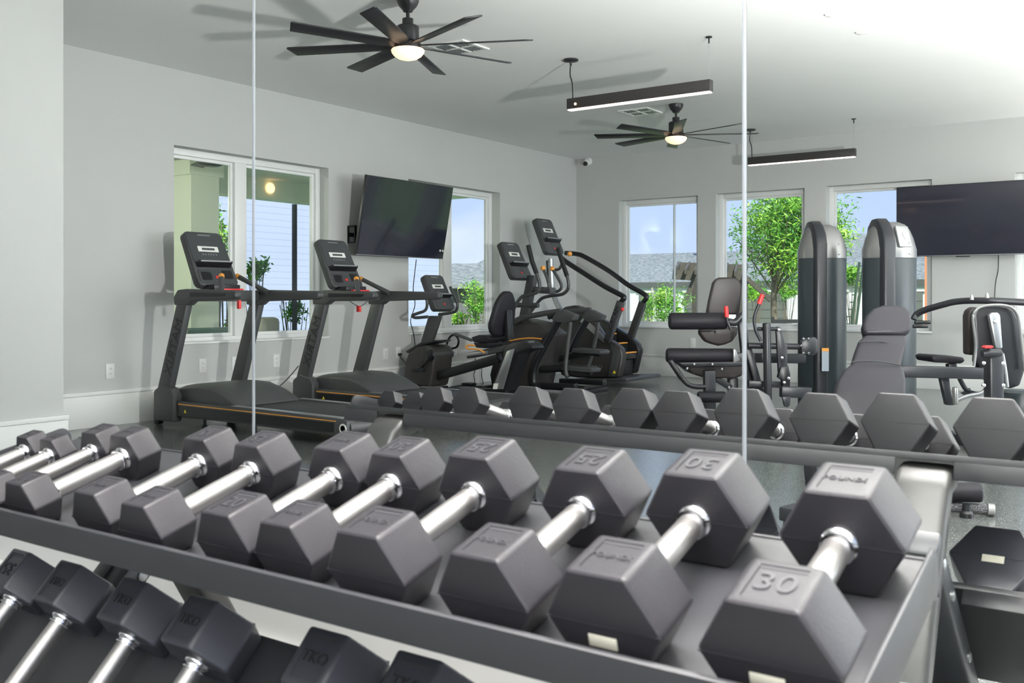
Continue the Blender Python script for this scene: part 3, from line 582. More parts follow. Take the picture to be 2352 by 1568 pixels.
    if keycolour_low:
        a = MB().tube([(ox+0.62, oy+0.12, 0.985), (ox+0.70, oy+0.16, 0.94), (ox+0.76, oy+0.2, 0.985)], 0.003, 6); a.build('key_cord', 'cord', t); B(0.67, 0.71, 0.15, 0.175, 0.89, 0.945).build('safety_key', 'red', t, bevel=0.004)
    else: B(1.02, 1.05, 0.005, 0.025, 0.93, 0.995).build('safety_key', 'red', t, bevel=0.004)
    Y([(0.405, 0.118), (0.435, 0.118), (0.42, 0.145)], -0.0050, -0.0034).build('warning_sticker', 'yellow', t)
    for x, y in ((0.5, 0.12), (0.5, W_-0.12), (1.95, 0.12), (1.95, W_-0.12)): MB().lathe((ox+x, oy+y, 0), (0, 0, 1), [(0, 0.022), (0.015, 0.022), (0.02, 0.012), (0.075, 0.012)], 12).build('levelling_foot', 'plastic_black', t)
    return t
treadmill(-6.86, 4.76, 'grey treadmill nearest the pier, in front of the double window', False)
treadmill(-6.75, 6.12, 'grey treadmill under the tilted television, further from the pier', True)

# ---------------------------------------------------------------- cardio machines
FW = Vector((-0.575, 0.818, 0)); RT = Vector((0.818, 0.575, 0)); UP = Vector((0, 0, 1))
def rrect(w, h, r, wt=1.0, n=5):
    out = []
    for sx, sy, a0 in ((1, 1, 0), (-1, 1, 90), (-1, -1, 180), (1, -1, 270)):
        for q in range(n):
            a = R(a0+q*90/(n-1)); k = wt if sy > 0 else 1.0; out.append(((w/2*k-r)*sx + r*math.cos(a), (h/2-r)*sy + r*math.sin(a)))
    return out
def console(t, c, k=1.0, tilt=0.45, col='plastic_grey'):
    """display head facing +x, leaning back"""
    c = Vector(c); v = Vector((-math.sin(tilt), 0, math.cos(tilt))); u = Vector((0, 1, 0)); n_ = Vector((v.z, 0, -v.x))
    def pan(name, w, h, r, cu, cv, th, d, mt, parent, bev=0.0, wt=1.0):
        return MB().prism([c + (u*(cu+a) + v*(cv+b))*k + n_*d for a, b in rrect(w, h, r, wt)], n_*th).build(name, mt, parent, bevel=bev)
    con = pan('console', 0.38, 0.46, 0.045, 0, 0, 0.07, -0.07, col, t, 0.010, 0.93)
    pan('display_face', 0.33, 0.25, 0.02, 0, 0.08, 0.003, 0.0002, 'console_glass', con)
    pan('lower_panel', 0.32, 0.12, 0.02, 0, -0.15, 0.003, 0.0002, 'console_glass', con)
    fr = pan('display_label', 0.20, 0.052, 0.004, 0, 0.07, 0.0015, 0.0034, 'label_white', con)
    pan('display_window', 0.115, 0.022, 0.002, 0, 0.07, 0.001, 0.0052, 'console_glass', fr)
    pan('top_slot', 0.13, 0.014, 0.005, 0, 0.195, 0.002, 0.0034, 'silver', con)
    MB().prism([c + (u*(-0.165) + v*z_)*k + n_*d_ for z_, d_ in ((-0.085, 0.001), (-0.060, 0.05), (-0.045, 0.052), (-0.05, 0.02), (-0.035, 0.001))], u*0.33*k).build('reading_rack', 'plastic_black', con, bevel=0.003)
    MB().prism([c + (u*(-0.150) + v*z_)*k + n_*d_ for z_, d_ in ((-0.046, 0.0535), (-0.049, 0.055), (-0.062, 0.0525), (-0.059, 0.051))], u*0.30*k).build('rack_trim', 'silver', con)
    pan('stop_button', 0.030, 0.022, 0.004, 0.0, -0.165, 0.004, 0.0034, 'red', con)
    return con

# recumbent bike: flywheel body by the left wall, seat out in the room
t = thing('exercise_bike', 'brown and black recumbent exercise bike with a high-backed seat, beside the second treadmill', 'exercise bike', (-6.1, 7.95, 0))
MB().yprism([(-6.822, 0.428), (-6.719, 0.495), (-6.6, 0.525), (-6.511, 0.523), (-6.453, 0.435), (-6.476, 0.258), (-6.523, 0.089), (-6.87, 0.071), (-6.889, 0.148), (-6.858, 0.353)], 7.8, 8.12).build('flywheel_body', 'plastic_brown', t, bevel=0.03, seg=3, sharp=50)
MB().yprism([(-6.57, 0.508), (-6.511, 0.51), (-6.453, 0.435), (-6.465, 0.385), (-6.547, 0.418)], 7.79, 8.13).build('body_trim', 'plastic_grey', t, bevel=0.008)
MB().yprism([(-6.775, 0.498), (-6.631, 0.516), (-6.5, 0.829), (-6.648, 0.828)], 7.93, 8.0).build('console_post', 'plastic_grey', t, bevel=0.012)
MB().yprism([(-6.891, 0.449), (-6.684, 0.547), (-6.465, 0.58), (-6.453, 0.562), (-6.654, 0.52), (-6.86, 0.431)], 7.84, 8.08).build('accessory_tray', 'plastic_black', t, bevel=0.006)
console(t, (-6.55, 8.0, 1.08), 0.88)
mb = MB().tube([(-6.566, 8.2, 1.138), (-6.542, 8.2, 1.091), (-6.471, 8.2, 0.965), (-6.477, 8.2, 0.895), (-6.53, 8.2, 0.862), (-6.723, 8.2, 0.837)], 0.016, 10); mb.build('handlebar', 'plastic_grey', t)
mb = MB().tube([(-6.54, 7.75, 1.07), (-6.51, 7.75, 0.966), (-6.534, 7.75, 0.89), (-6.634, 7.75, 0.857), (-6.712, 7.75, 0.834), (-6.676, 7.75, 0.811), (-6.557, 7.75, 0.817), (-6.499, 7.75, 0.822)], 0.016, 10); mb.build('handlebar', 'plastic_grey', t)
cr = MB().tube([(-6.49, 7.76, 0.386), (-6.595, 7.76, 0.301)], 0.018, 10).build('crank', 'plastic_black', t)
MB().lathe((-6.50, 7.79, 0.42), (0, -1, 0), [(0, 0.06), (0.02, 0.05), (0.03, 0.025)], 20).build('crank_hub', 'plastic_black', cr)
MB().box(*[a for a in (-6.66, -6.55, 7.66, 7.77, 0.25, 0.29)]).build('pedal', 'plastic_black', t, bevel=0.008)
pd = MB().tube([(-6.626, 8.2, 0.486), (-6.578, 8.2, 0.59), (-6.506, 8.2, 0.62), (-6.453, 8.2, 0.57), (-6.471, 8.2, 0.5), (-6.542, 8.2, 0.474)], 0.012, 8); pd.build('pedal', 'plastic_black', t)
MB().beam(*[(-6.481, 7.92, 0.205), (-5.707, 7.92, 0.414)], 0.10, 0.09).build('main_beam', 'plastic_black', t, bevel=0.012)
MB().beam(*[(-6.091, 7.92, 0.428), (-5.319, 7.92, 0.572)], 0.10, 0.06).build('seat_rail', 'plastic_grey', t, bevel=0.008)
MB().beam(*[(-6.078, 7.86, 0.44), (-5.814, 7.86, 0.47)], 0.02, 0.035).build('rail_end', 'silver', t, bevel=0.003)
leg = MB(); pr = [(-5.61, 0.515), (-5.505, 0.574), (-5.376, 0.594), (-5.288, 0.567), (-5.258, 0.525), (-5.37, 0.497), (-5.422, 0.47), (-5.595, 0.098), (-5.782, 0.075), (-5.717, 0.2), (-5.61, 0.438)]
leg.yprism(pr, 7.84, 8.06); leg.build('rear_leg', 'plastic_black', t, bevel=0.012)
MB().yprism([(-5.557, 0.492), (-5.463, 0.521), (-5.6, 0.117), (-5.727, 0.111)], 7.825, 7.838).build('leg_trim', 'silver', t, bevel=0.003)
MB().yprism([(-5.709, 0.168), (-5.656, 0.171), (-5.672, 0.114), (-5.72, 0.112)], 7.818, 7.824).build('rating_label', 'label_white', t)
MB().beam(*[(-6.343, 7.95, 0.06), (-5.648, 7.95, 0.088)], 0.06, 0.05).build('floor_beam', 'plastic_black', t, bevel=0.008)
MB().box(-5.95, -5.88, 7.70, 8.2, 0.0, 0.06).build('rear_foot', 'plastic_black', t, bevel=0.01)
MB().box(-6.72, -6.62, 7.66, 8.24, 0.0, 0.07).build('front_foot', 'plastic_black', t, bevel=0.01)
bk = MB(); v_ = Vector((0.22, 0, 1)).normalized(); o_ = Vector((-5.70, 7.92, 0.865))
bk.prism([o_ + Vector((0, a*(1.0-0.45*max(0, b)/0.23), 0)) + v_*b for a, b in rrect(0.40, 0.46, 0.13)], Vector((0.07, 0, -0.015))); bk.build('seat_back', 'vinyl_pad', t, bevel=0.035, seg=3, sharp=60)
MB().beam(*[(-5.632, 7.95, 0.893), (-5.611, 7.95, 0.598)], 0.10, 0.05, (1, 0, 0)).build('back_post', 'plastic_black', t, bevel=0.008)
MB().yprism([(-5.946, 0.623), (-5.859, 0.647), (-5.74, 0.64), (-5.719, 0.607), (-5.751, 0.571), (-5.913, 0.571), (-5.952, 0.597)], 7.76, 8.10).build('seat_cushion', 'vinyl_pad', t, bevel=0.02, seg=3)
MB().yprism([(-5.935, 0.567), (-5.762, 0.567), (-5.772, 0.515), (-5.902, 0.52)], 7.78, 8.05).build('seat_base', 'plastic_black', t, bevel=0.006)
MB().tube([(-5.723, 7.68, 0.481), (-5.777, 7.68, 0.505), (-5.852, 7.68, 0.511), (-5.928, 7.68, 0.513), (-5.95, 7.68, 0.534), (-5.906, 7.68, 0.549), (-5.841, 7.68, 0.546)], 0.009, 8).build('adjust_lever', 'orange', t)
for pts in ([(-6.078, 7.66, 0.649), (-6.011, 7.66, 0.638), (-5.935, 7.66, 0.618), (-5.859, 7.66, 0.598)], [(-6.017, 8.18, 0.626), (-5.95, 8.18, 0.619), (-5.85, 8.18, 0.585), (-5.795, 8.18, 0.595)]):
    MB().tube(pts, 0.016, 10).build('seat_handle', 'plastic_grey', t)

# elliptical trainer
t = thing('elliptical_trainer', 'black elliptical trainer with upright swing arms, between the bike and the stair climber', 'elliptical trainer', (-5.8, 8.9, 0))
console(t, (-6.21, 8.93, 1.44), 0.98)
MB().yprism([(-6.034, 1.266), (-5.931, 1.265), (-6.034, 0.806), (-6.145, 0.805)], 8.88, 8.96).build('console_post', 'plastic_grey', t, bevel=0.012)
MB().yprism([(-6.21, 0.721), (-6.036, 0.785), (-5.809, 0.746), (-5.62, 0.628), (-5.686, 0.479), (-5.764, 0.267), (-5.82, 0.054), (-6.387, 0.025), (-6.417, 0.168), (-6.358, 0.363), (-6.269, 0.533)], 8.7, 9.1).build('drive_cover', 'plastic_brown', t, bevel=0.03, seg=3, sharp=50)
MB().tube([(-6.136, 8.695, 0.551), (-6.004, 8.695, 0.573), (-5.862, 8.695, 0.586), (-5.716, 8.695, 0.58)], 0.008, 6).build('orange_stripe', 'orange', t)
for pts in ([(-5.839, 8.62, 1.578), (-5.789, 8.62, 1.405), (-5.733, 8.62, 1.275), (-5.694, 8.62, 1.15), (-5.728, 8.62, 1.076), (-5.839, 8.62, 1.049), (-5.924, 8.62, 1.026), (-6.003, 8.62, 0.941), (-6.055, 8.62, 0.838)], [(-5.865, 9.25, 1.574), (-5.802, 9.25, 1.401), (-5.744, 9.25, 1.26), (-5.727, 9.25, 1.133), (-5.802, 9.25, 1.061), (-5.952, 9.25, 1.042), (-6.081, 9.25, 1.012), (-6.164, 9.25, 0.933), (-6.26, 9.25, 0.828)]):
    a = MB().tube(pts, 0.019, 12).build('swing_arm', 'plastic_grey', t)
    MB().tube(pts[:3], 0.026, 12, smooth=False).build('hand_grip', 'plastic_black', a)
for pts in ([(-5.735, 8.75, 1.334), (-5.68, 8.75, 1.216), (-5.663, 8.75, 1.132), (-5.724, 8.75, 1.096), (-5.797, 8.75, 1.091)], [(-5.876, 9.15, 1.342), (-5.779, 9.15, 1.205), (-5.756, 9.15, 1.132), (-5.813, 9.15, 1.089), (-5.922, 9.15, 1.095)]):
    a = MB().tube(pts, 0.017, 10).build('fixed_handle', 'plastic_grey', t); MB().ball(pts[0], 0.028, 8).build('pulse_button', 'orange', a)
MB().tube([(-6.257, 8.9, 0.939), (-5.896, 8.9, 0.936)], 0.028, 12).build('cross_shaft', 'plastic_grey', t)
MB().beam(*[(-5.964, 8.95, 1.108), (-5.736, 8.95, 1.092)], 0.12, 0.07).build('handle_bracket', 'plastic_grey', t, bevel=0.01)
for Y_, p1, p2, p3, p4 in ((8.66, [(-6.089, 8.66, 0.738), (-5.951, 8.66, 0.801), (-5.821, 8.66, 0.825), (-5.643, 8.66, 0.855), (-5.453, 8.66, 0.879)], [(-5.54, 0.787), (-5.491, 0.87), (-5.415, 0.893), (-5.256, 0.84), (-5.277, 0.786), (-5.357, 0.757), (-5.475, 0.76)], [(-5.485, 8.66, 0.769), (-5.627, 8.66, 0.551), (-5.771, 8.66, 0.311), (-5.799, 8.66, 0.17), (-5.782, 8.66, 0.097), (-5.726, 8.66, 0.076)], [(-5.311, 8.62, 0.768), (-5.343, 8.62, 0.537), (-5.369, 8.62, 0.337), (-5.364, 8.62, 0.229), (-5.343, 8.62, 0.194)]),
                           (9.2, [(-5.955, 9.2, 0.802), (-5.793, 9.2, 0.852), (-5.623, 9.2, 0.873), (-5.484, 9.2, 0.883), (-5.412, 9.2, 0.884)], [(-5.5, 0.812), (-5.456, 0.869), (-5.396, 0.889), (-5.238, 0.824), (-5.26, 0.776), (-5.346, 0.756), (-5.445, 0.76)], [(-5.456, 9.2, 0.774), (-5.567, 9.2, 0.605), (-5.657, 9.2, 0.43), (-5.708, 9.2, 0.289)], [(-5.291, 9.16, 0.758), (-5.323, 9.16, 0.588), (-5.361, 9.16, 0.436), (-5.421, 9.16, 0.264)])):
    MB().tube(p1, 0.030, 12).build('link_arm', 'plastic_grey', t)
    MB().yprism(p2, Y_-0.05, Y_+0.06).build('pivot_housing', 'plastic_grey', t, bevel=0.010)
    MB().tube(p3, 0.036, 12).build('drive_leg', 'plastic_black', t)
    MB().tube(p4, 0.022, 10).build('swing_tube', 'plastic_grey', t)
for pts in ([(-5.763, 8.75, 0.25), (-5.483, 8.75, 0.275), (-5.252, 8.75, 0.276), (-5.132, 8.75, 0.253)], [(-5.942, 9.1, 0.309), (-5.629, 9.1, 0.378), (-5.37, 9.1, 0.434), (-5.224, 9.1, 0.42)]):
    a = MB().tube(pts, 0.040, 10).build('pedal_arm', 'plastic_black', t)
    e = Vector(pts[-1]); MB().prism([e+Vector((x, -0.10, z)) for x, z in ((-0.32, 0.005), (0.05, -0.005), (0.06, 0.03), (0.02, 0.045), (-0.30, 0.055))], (0, 0.2, 0)).build('foot_plate', 'plastic_grey', a, bevel=0.012)
for Y_, a, b in ((8.75, 1250, 1325), (9.1, 1322, 1391)):
    pts = [(-5.786, 8.75, 0.081), (-5.321, 8.75, 0.095)] if Y_ < 9 else [(-5.73, 9.1, 0.106), (-5.176, 9.1, 0.114)]
    MB().beam(pts[0], pts[1], 0.09, 0.055).build('base_rail', 'plastic_black', t, bevel=0.008)
MB().box(-6.5, -6.4, 8.55, 9.35, 0.0, 0.05).build('front_foot', 'plastic_black', t, bevel=0.008)
MB().box(-5.35, -5.28, 8.55, 9.35, 0.0, 0.045).build('rear_foot', 'plastic_black', t, bevel=0.008)
MB().beam((-6.45, 8.95, 0.05), (-5.32, 8.95, 0.05), 0.08, 0.06).build('floor_beam', 'plastic_black', t, bevel=0.008)
MB().beam(*[(-6.004, 8.95, 0.651), (-5.793, 8.95, 0.551)], 0.16, 0.10).build('front_cover_arm', 'plastic_grey', t, bevel=0.02)

# stair climber
t = thing('stair_climber', 'tall dark stair climber with long sloping handrails, in the far left corner', 'stair climber', (-5.9, 10.3, 0))
MB().yprism([(-6.389, 0.698), (-6.296, 0.84), (-6.185, 0.914), (-6.039, 0.935), (-5.871, 0.854), (-5.648, 0.557), (-5.51, 0.5), (-5.424, 0.437), (-5.402, 0.347), (-5.459, 0.1), (-5.991, 0.075), (-6.234, 0.09), (-6.37, 0.41)], 9.9, 10.02).build('side_panel', 'plastic_brown', t, bevel=0.025, seg=3, sharp=55)
MB().yprism([(-6.402, 0.92), (-6.136, 0.78), (-5.962, 0.706), (-5.694, 0.561), (-5.569, 0.458), (-5.54, 0.374), (-5.611, 0.101), (-6.136, 0.062), (-6.596, 0.375)], 10.58, 10.7).build('side_panel', 'plastic_black', t, bevel=0.025, seg=3, sharp=55)
MB().yprism([(-5.961, 0.74), (-5.913, 0.792), (-5.701, 0.632), (-5.585, 0.513), (-5.654, 0.501)], 9.885, 9.899).build('side_trim', 'silver', t, bevel=0.003)
MB().yprism([(-5.55, 0.484), (-5.481, 0.451), (-5.436, 0.397), (-5.436, 0.327), (-5.493, 0.114), (-5.585, 0.11), (-5.527, 0.374)], 9.886, 9.899).build('edge_trim', 'plastic_grey', t, bevel=0.003)
k = 0
for pr, m_ in (([(-5.682, 0.354), (-5.571, 0.357), (-5.571, 0.286), (-5.682, 0.282)], 'plastic_black'), ([(-5.835, 0.462), (-5.694, 0.466), (-5.694, 0.343), (-5.835, 0.338)], 'plastic_black'), ([(-5.991, 0.572), (-5.847, 0.575), (-5.847, 0.421), (-5.991, 0.416)], 'plastic_black')):
    s_ = MB().yprism(pr, 10.03, 10.57).build('step', m_, t, bevel=0.006)
    x1 = max(p[0] for p in pr); z1 = max(p[1] for p in pr)
    MB().box(x1-0.05, x1+0.004, 10.04, 10.56, z1+0.0004, z1+0.014).build('step_edge', 'orange', s_)
MB().yprism([(-5.811, 0.288), (-5.612, 0.275), (-5.624, 0.091), (-5.811, 0.082)], 10.03, 10.57).build('stair_base', 'plastic_black', t, bevel=0.006)
MB().yprism([(-5.966, 0.069), (-5.374, 0.101), (-5.329, 0.094), (-5.329, 0.059), (-5.966, 0.028)], 9.86, 10.74).build('entry_step', 'plastic_grey', t, bevel=0.012)
for p_, q_, Y_ in (([(-5.613, 9.92, 0.506), (-5.43, 9.92, 0.977)], [(-5.418, 9.92, 0.987), (-5.39, 9.92, 1.018), (-5.424, 9.92, 1.048), (-5.642, 9.92, 1.15), (-5.913, 9.92, 1.301), (-6.185, 9.92, 1.456), (-6.259, 9.92, 1.52)], 9.92), ([(-5.697, 10.64, 0.516), (-5.523, 10.64, 0.966)], [(-5.512, 10.64, 0.976), (-5.476, 10.64, 1.024), (-5.518, 10.64, 1.072), (-5.727, 10.64, 1.179), (-5.996, 10.64, 1.355), (-6.342, 10.64, 1.537), (-6.471, 10.64, 1.579), (-6.634, 10.64, 1.595)], 10.64)):
    pst = MB().beam(p_[0], p_[1], 0.07, 0.085, (1, 0, 0)).build('rail_post', 'plastic_grey', t, bevel=0.010)
    MB().tube([p_[1]] + q_, 0.030, 12).build('handrail', 'plastic_black', t)
    if Y_ < 10:
        d = (Vector(p_[1])-Vector(p_[0])).normalized(); c = Vector(p_[0])*0.42 + Vector(p_[1])*0.58 + Vector((0, -0.036, 0))
        lettering('MATRIX', c, -d, (-d.z, 0, d.x), 0.085, 0.003).build('maker_name', 'plastic_black', pst)
lettering('CLIMBMILL', [(-5.796, 9.893, 0.212)][0], (-1, 0, 0), (0, 0, 1), 0.055, 0.003).build('model_name', 'silver', t)
console(t, (-6.60, 10.22, 1.79), 1.05, 0.42)
MB().tube([(-6.589, 10.22, 1.507), (-6.576, 10.22, 1.257), (-6.563, 10.22, 1.138), (-6.512, 10.22, 0.986), (-6.423, 10.22, 0.847)], 0.035, 12).build('console_post', 'silver', t)
MB().tube([(-6.621, 10.2, 1.485), (-6.602, 10.2, 1.203)], 0.020, 10).build('console_brace', 'plastic_black', t)
MB().tube([(-6.582, 10.25, 1.367), (-6.486, 10.25, 1.376), (-6.442, 10.25, 1.44), (-6.435, 10.25, 1.493)], 0.018, 10).build('stop_loop', 'plastic_grey', t)
for p in [(-6.241, 9.98, 1.475), (-6.161, 9.98, 1.546)]: MB().ball(p, 0.030, 8).build('pulse_button', 'orange', t)
MB().yprism([(-5.521, 0.148), (-5.476, 0.15), (-5.499, 0.184)], 9.880, 9.885).build('warning_sticker', 'yellow', t)
MB().ball([(-5.391, 9.88, 0.888)][0], 0.022, 8).build('stop_knob', 'red', t)

# ---------------------------------------------------------------- strength machines, standing askew to the walls
def slab(pts, th, n=None): return MB().prism(pts, (n or FW)*th)
def cyl(a, b, r, n=20):
    a, b = Vector(a), Vector(b); L = (b-a).length; e = min(r*0.35, L*0.1); return MB().lathe(a, b-a, [(0, r*0.72), (e*0.35, r*0.92), (e, r), (L-e, r), (L-e*0.35, r*0.92), (L, r*0.72)], n)
def tower(t, c, top, w, spine_off, panel):
    c = Vector(c); d = w*0.42; n = 20
    ell = lambda k, z, dd=1.0: [c + RT*(w/2*k*math.cos(2*PI*i/n)) + FW*(d*k*dd*math.sin(2*PI*i/n)) + UP*z for i in range(n)]
    zs = top-0.30
    MB().prism(ell(1.0, 0.02), UP*(zs-0.02)).build('weight_shroud', 'tower_shroud', t, bevel=0.004, sharp=50)
    rings = [(1.01, zs+0.0008), (1.015, zs+0.07), (0.97, zs+0.10), (0.90, zs+0.16), (0.76, zs+0.23), (0.58, zs+0.275), (0.35, zs+0.295)]
    mb = MB(); vs = []
    for k, z in rings: vs += ell(k, z)
    mb.add(vs, [(i*n+j, i*n+(j+1) % n, (i+1)*n+(j+1) % n, (i+1)*n+j) for i in range(len(rings)-1) for j in range(n)] + [tuple(range(n-1, -1, -1)), tuple((len(rings)-1)*n+j for j in range(n))])
    cap = mb.build('shroud_cap', 'tower_cap', t, sharp=50)
    # the spine: a band standing in front of the shroud and arching over its top
    out = [(-d-0.05, 0.0), (-d-0.05, zs+0.12), (-d*0.86-0.04, zs+0.21), (-d*0.62, zs+0.29), (-d*0.25, zs+0.325), (d*0.3, zs+0.325), (d*0.75, zs+0.27), (d*1.02, zs+0.16), (d+0.03, 0.0)]
    o = c + RT*(spine_off-0.05)
    MB().prism([o + FW*a + UP*z for a, z in out], RT*0.10).build('spine', 'frame_dark', t, bevel=0.018, seg=3)
    for zz in (zs+0.03, zs+0.12):
        MB().lathe(c - FW*(d*0.88+0.02) + RT*(w*0.22) + UP*zz, -FW, [(0, 0.007), (0.006, 0.005)], 10).build('screw', 'silver', cap)
    if panel:
        nn = (FW*0.85 - RT*0.40 - UP*0.25).normalized(); sd = UP.cross(nn).normalized()*-1; up = sd.cross(nn).normalized(); up = up if up.z > 0 else -up
        p = c - FW*(d*0.80) + RT*(w*0.13) + UP*(zs+0.170)
        q = MB().obox(p, sd, up, nn, 0.14, 0.18, 0.03).build('badge_panel', 'silver', cap, bevel=0.012, props={'label': 'pale badge panel'})
        e = p - nn*0.016; MB().prism([e - sd*0.02 + up*0.03, e + sd*0.02 + up*0.03, e - up*0.03], -nn*0.004).build('badge_mark', 'label_white', q)

t = thing('leg_curl_machine', 'black leg curl machine with two thick roller pads and a curved weight tower', 'exercise machine', (-2.9, 8.15, 0))
tower(t, [(-2.688, 8.546, 0.0)][0], 1.655, 0.413, -0.07, False)
cyl(*[(-3.588, 7.379, 0.821), (-3.195, 7.655, 0.821)], 0.070).build('roller_pad', 'vinyl_pad', t)
r_ = cyl(*[(-3.606, 7.366, 0.536), (-3.139, 7.695, 0.532)], 0.062).build('roller_pad', 'vinyl_pad', t)
slab([(-3.112, 7.592, 0.598), (-3.094, 7.604, 0.588), (-3.065, 7.624, 0.498), (-3.112, 7.592, 0.477)], 0.06).build('pad_end_cap', 'tower_cap', t, bevel=0.006)
slab([(-3.513, 7.37, 0.481), (-3.055, 7.693, 0.481), (-3.049, 7.697, 0.452), (-3.067, 7.684, 0.373), (-3.12, 7.647, 0.348), (-3.325, 7.503, 0.352), (-3.413, 7.441, 0.388), (-3.472, 7.399, 0.445)], 0.30).build('seat_cushion', 'vinyl_brown', t, bevel=0.03, seg=3)
slab([(-3.48, 7.333, 0.484), (-3.036, 7.645, 0.491), (-3.036, 7.645, 0.456), (-3.436, 7.364, 0.448)], 0.34).build('seat_frame', 'frame_dark', t, bevel=0.008)
slab([(-3.519, 7.977, 0.868), (-3.501, 7.991, 0.99), (-3.472, 8.01, 1.143), (-3.454, 8.023, 1.177), (-3.423, 8.045, 1.193), (-3.326, 8.113, 1.196), (-3.288, 8.14, 1.181), (-3.266, 8.155, 1.143), (-3.263, 8.157, 1.097), (-3.282, 8.144, 0.868)], 0.075).build('back_pad', 'vinyl_brown', t, bevel=0.02, seg=3)
slab([(-3.527, 7.849, 0.745), (-3.524, 7.852, 0.7), (-3.487, 7.878, 0.636), (-3.441, 7.91, 0.614), (-3.392, 7.945, 0.598), (-3.342, 7.98, 0.61), (-3.293, 8.014, 0.636), (-3.259, 8.038, 0.696), (-3.253, 8.042, 0.764)], 0.10).build('back_pad_base', 'vinyl_brown', t, bevel=0.02, seg=3)
MB().tube([(-3.156, 7.561, 0.863), (-3.15, 7.565, 0.813), (-3.129, 7.579, 0.755)], 0.012, 10).build('adjust_lever', 'frame_dark', t)
MB().tube([(-3.161, 7.557, 0.945), (-3.156, 7.561, 0.855)], 0.018, 10).build('lever_grip', 'red', t)
MB().tube([(-3.186, 7.661, 0.817), (-3.139, 7.695, 0.81), (-3.1, 7.722, 0.854), (-3.074, 7.74, 0.883)], 0.030, 12).build('pivot_arm', 'frame_dark', t)
MB().beam(*[(-3.139, 7.817, 0.881), (-3.082, 7.857, 0.252)], 0.07, 0.07, FW).build('machine_post', 'frame_dark', t, bevel=0.010)
MB().beam(*[(-3.081, 7.797, 0.609), (-2.986, 7.864, 0.209)], 0.06, 0.09, FW).build('diagonal_strut', 'frame_dark', t, bevel=0.010)
MB().tube([(-3.485, 7.207, 0.491), (-3.436, 7.241, 0.399), (-3.384, 7.278, 0.325), (-3.332, 7.314, 0.297), (-3.257, 7.367, 0.293)], 0.020, 12).build('foot_handle', 'frame_dark', t)
MB().tube([(-3.482, 7.184, 0.506), (-3.405, 7.239, 0.365)], 0.024, 12).build('handle_grip', 'plastic_black', t)
MB().beam(*[(-3.275, 7.477, 0.42), (-3.27, 7.481, 0.045)], 0.09, 0.09, FW).build('seat_post', 'frame_dark', t, bevel=0.010)
MB().beam(*[(-3.235, 7.872, 0.339), (-3.229, 7.876, 0.046)], 0.08, 0.08, FW).build('rear_post', 'frame_dark', t, bevel=0.010)
MB().beam(*[(-3.405, 7.508, 0.04), (-2.636, 8.048, 0.026)], 0.10, 0.06).build('floor_beam', 'frame_dark', t, bevel=0.008)
MB().beam(*[(-3.272, 7.601, 0.348), (-3.168, 7.674, 0.268)], 0.05, 0.05).build('strut', 'frame_dark', t, bevel=0.006)
cyl(*[(-3.268, 7.238, 0.222), (-3.085, 7.366, 0.222)], 0.045).build('ankle_roller', 'vinyl_pad', t)
MB().tube([(-2.903, 7.616, 0.963), (-2.923, 7.602, 0.903), (-2.935, 7.594, 0.843), (-2.926, 7.6, 0.755), (-2.891, 7.624, 0.663)], 0.013, 10).build('side_lever', 'frame_dark', t)
MB().tube([(-2.88, 7.632, 1.041), (-2.903, 7.616, 0.963)], 0.019, 10).build('side_lever_grip', 'red', t)
cyl(*[(-2.854, 7.651, 0.811), (-2.842, 7.659, 0.075)], 0.032).build('guide_post', 'frame_dark', t)
MB().tube([(-2.93, 7.658, 0.761), (-2.802, 7.748, 0.761)], 0.016, 10).build('cross_pin', 'frame_dark', t)
slab([(-2.808, 7.744, 0.764), (-2.796, 7.752, 0.782), (-2.779, 7.764, 0.771), (-2.75, 7.785, 0.651), (-2.733, 7.797, 0.636), (-2.733, 7.797, 0.438), (-2.762, 7.777, 0.388), (-2.791, 7.756, 0.402)], 0.04).build('cam_plate', 'frame_dark', t, bevel=0.006)
slab([(-2.769, 7.747, 0.45), (-2.72, 7.782, 0.467), (-2.705, 7.792, 0.397), (-2.708, 7.79, 0.283), (-2.755, 7.757, 0.283), (-2.763, 7.751, 0.347), (-2.789, 7.733, 0.368)], 0.05).build('latch_plate', 'plastic_black', t, bevel=0.006)
MB().tube([(-3.013, 7.661, 0.623), (-2.633, 7.928, 0.613)], 0.025, 12).build('pivot_shaft', 'frame_dark', t)
MB().beam(*[(-3.178, 7.79, 0.515), (-2.699, 8.126, 0.504)], 0.08, 0.08).build('cross_beam', 'frame_dark', t, bevel=0.008)
MB().beam(*[(-3.013, 7.661, 0.313), (-2.779, 7.826, 0.302)], 0.05, 0.05).build('lower_beam', 'frame_dark', t, bevel=0.006)
MB().beam(*[(-2.692, 7.52, 0.273), (-2.5, 7.655, 0.266)], 0.08, 0.085).build('foot_beam', 'frame_dark', t, bevel=0.008)
slab([(-2.643, 7.432, 0.242), (-2.59, 7.469, 0.242), (-2.596, 7.466, 0.178), (-2.609, 7.456, 0.161), (-2.629, 7.442, 0.167)], 0.03).build('foot_bracket', 'frame_dark', t, bevel=0.003)
slab([(-2.64, 7.862, 0.665), (-2.558, 7.919, 0.7), (-2.529, 7.94, 0.679), (-2.529, 7.94, 0.573), (-2.558, 7.919, 0.537), (-2.64, 7.862, 0.558)], 0.05).build('tower_bracket', 'frame_dark', t, bevel=0.012)
for p in [(-2.619, 7.853, 0.68), (-2.584, 7.877, 0.68), (-2.619, 7.853, 0.563), (-2.584, 7.877, 0.563), (-2.633, 7.843, 0.623)]: MB().lathe(p, -FW, [(0, 0.011), (0.008, 0.011), (0.012, 0.006)], 12).build('bolt', 'chrome', t)
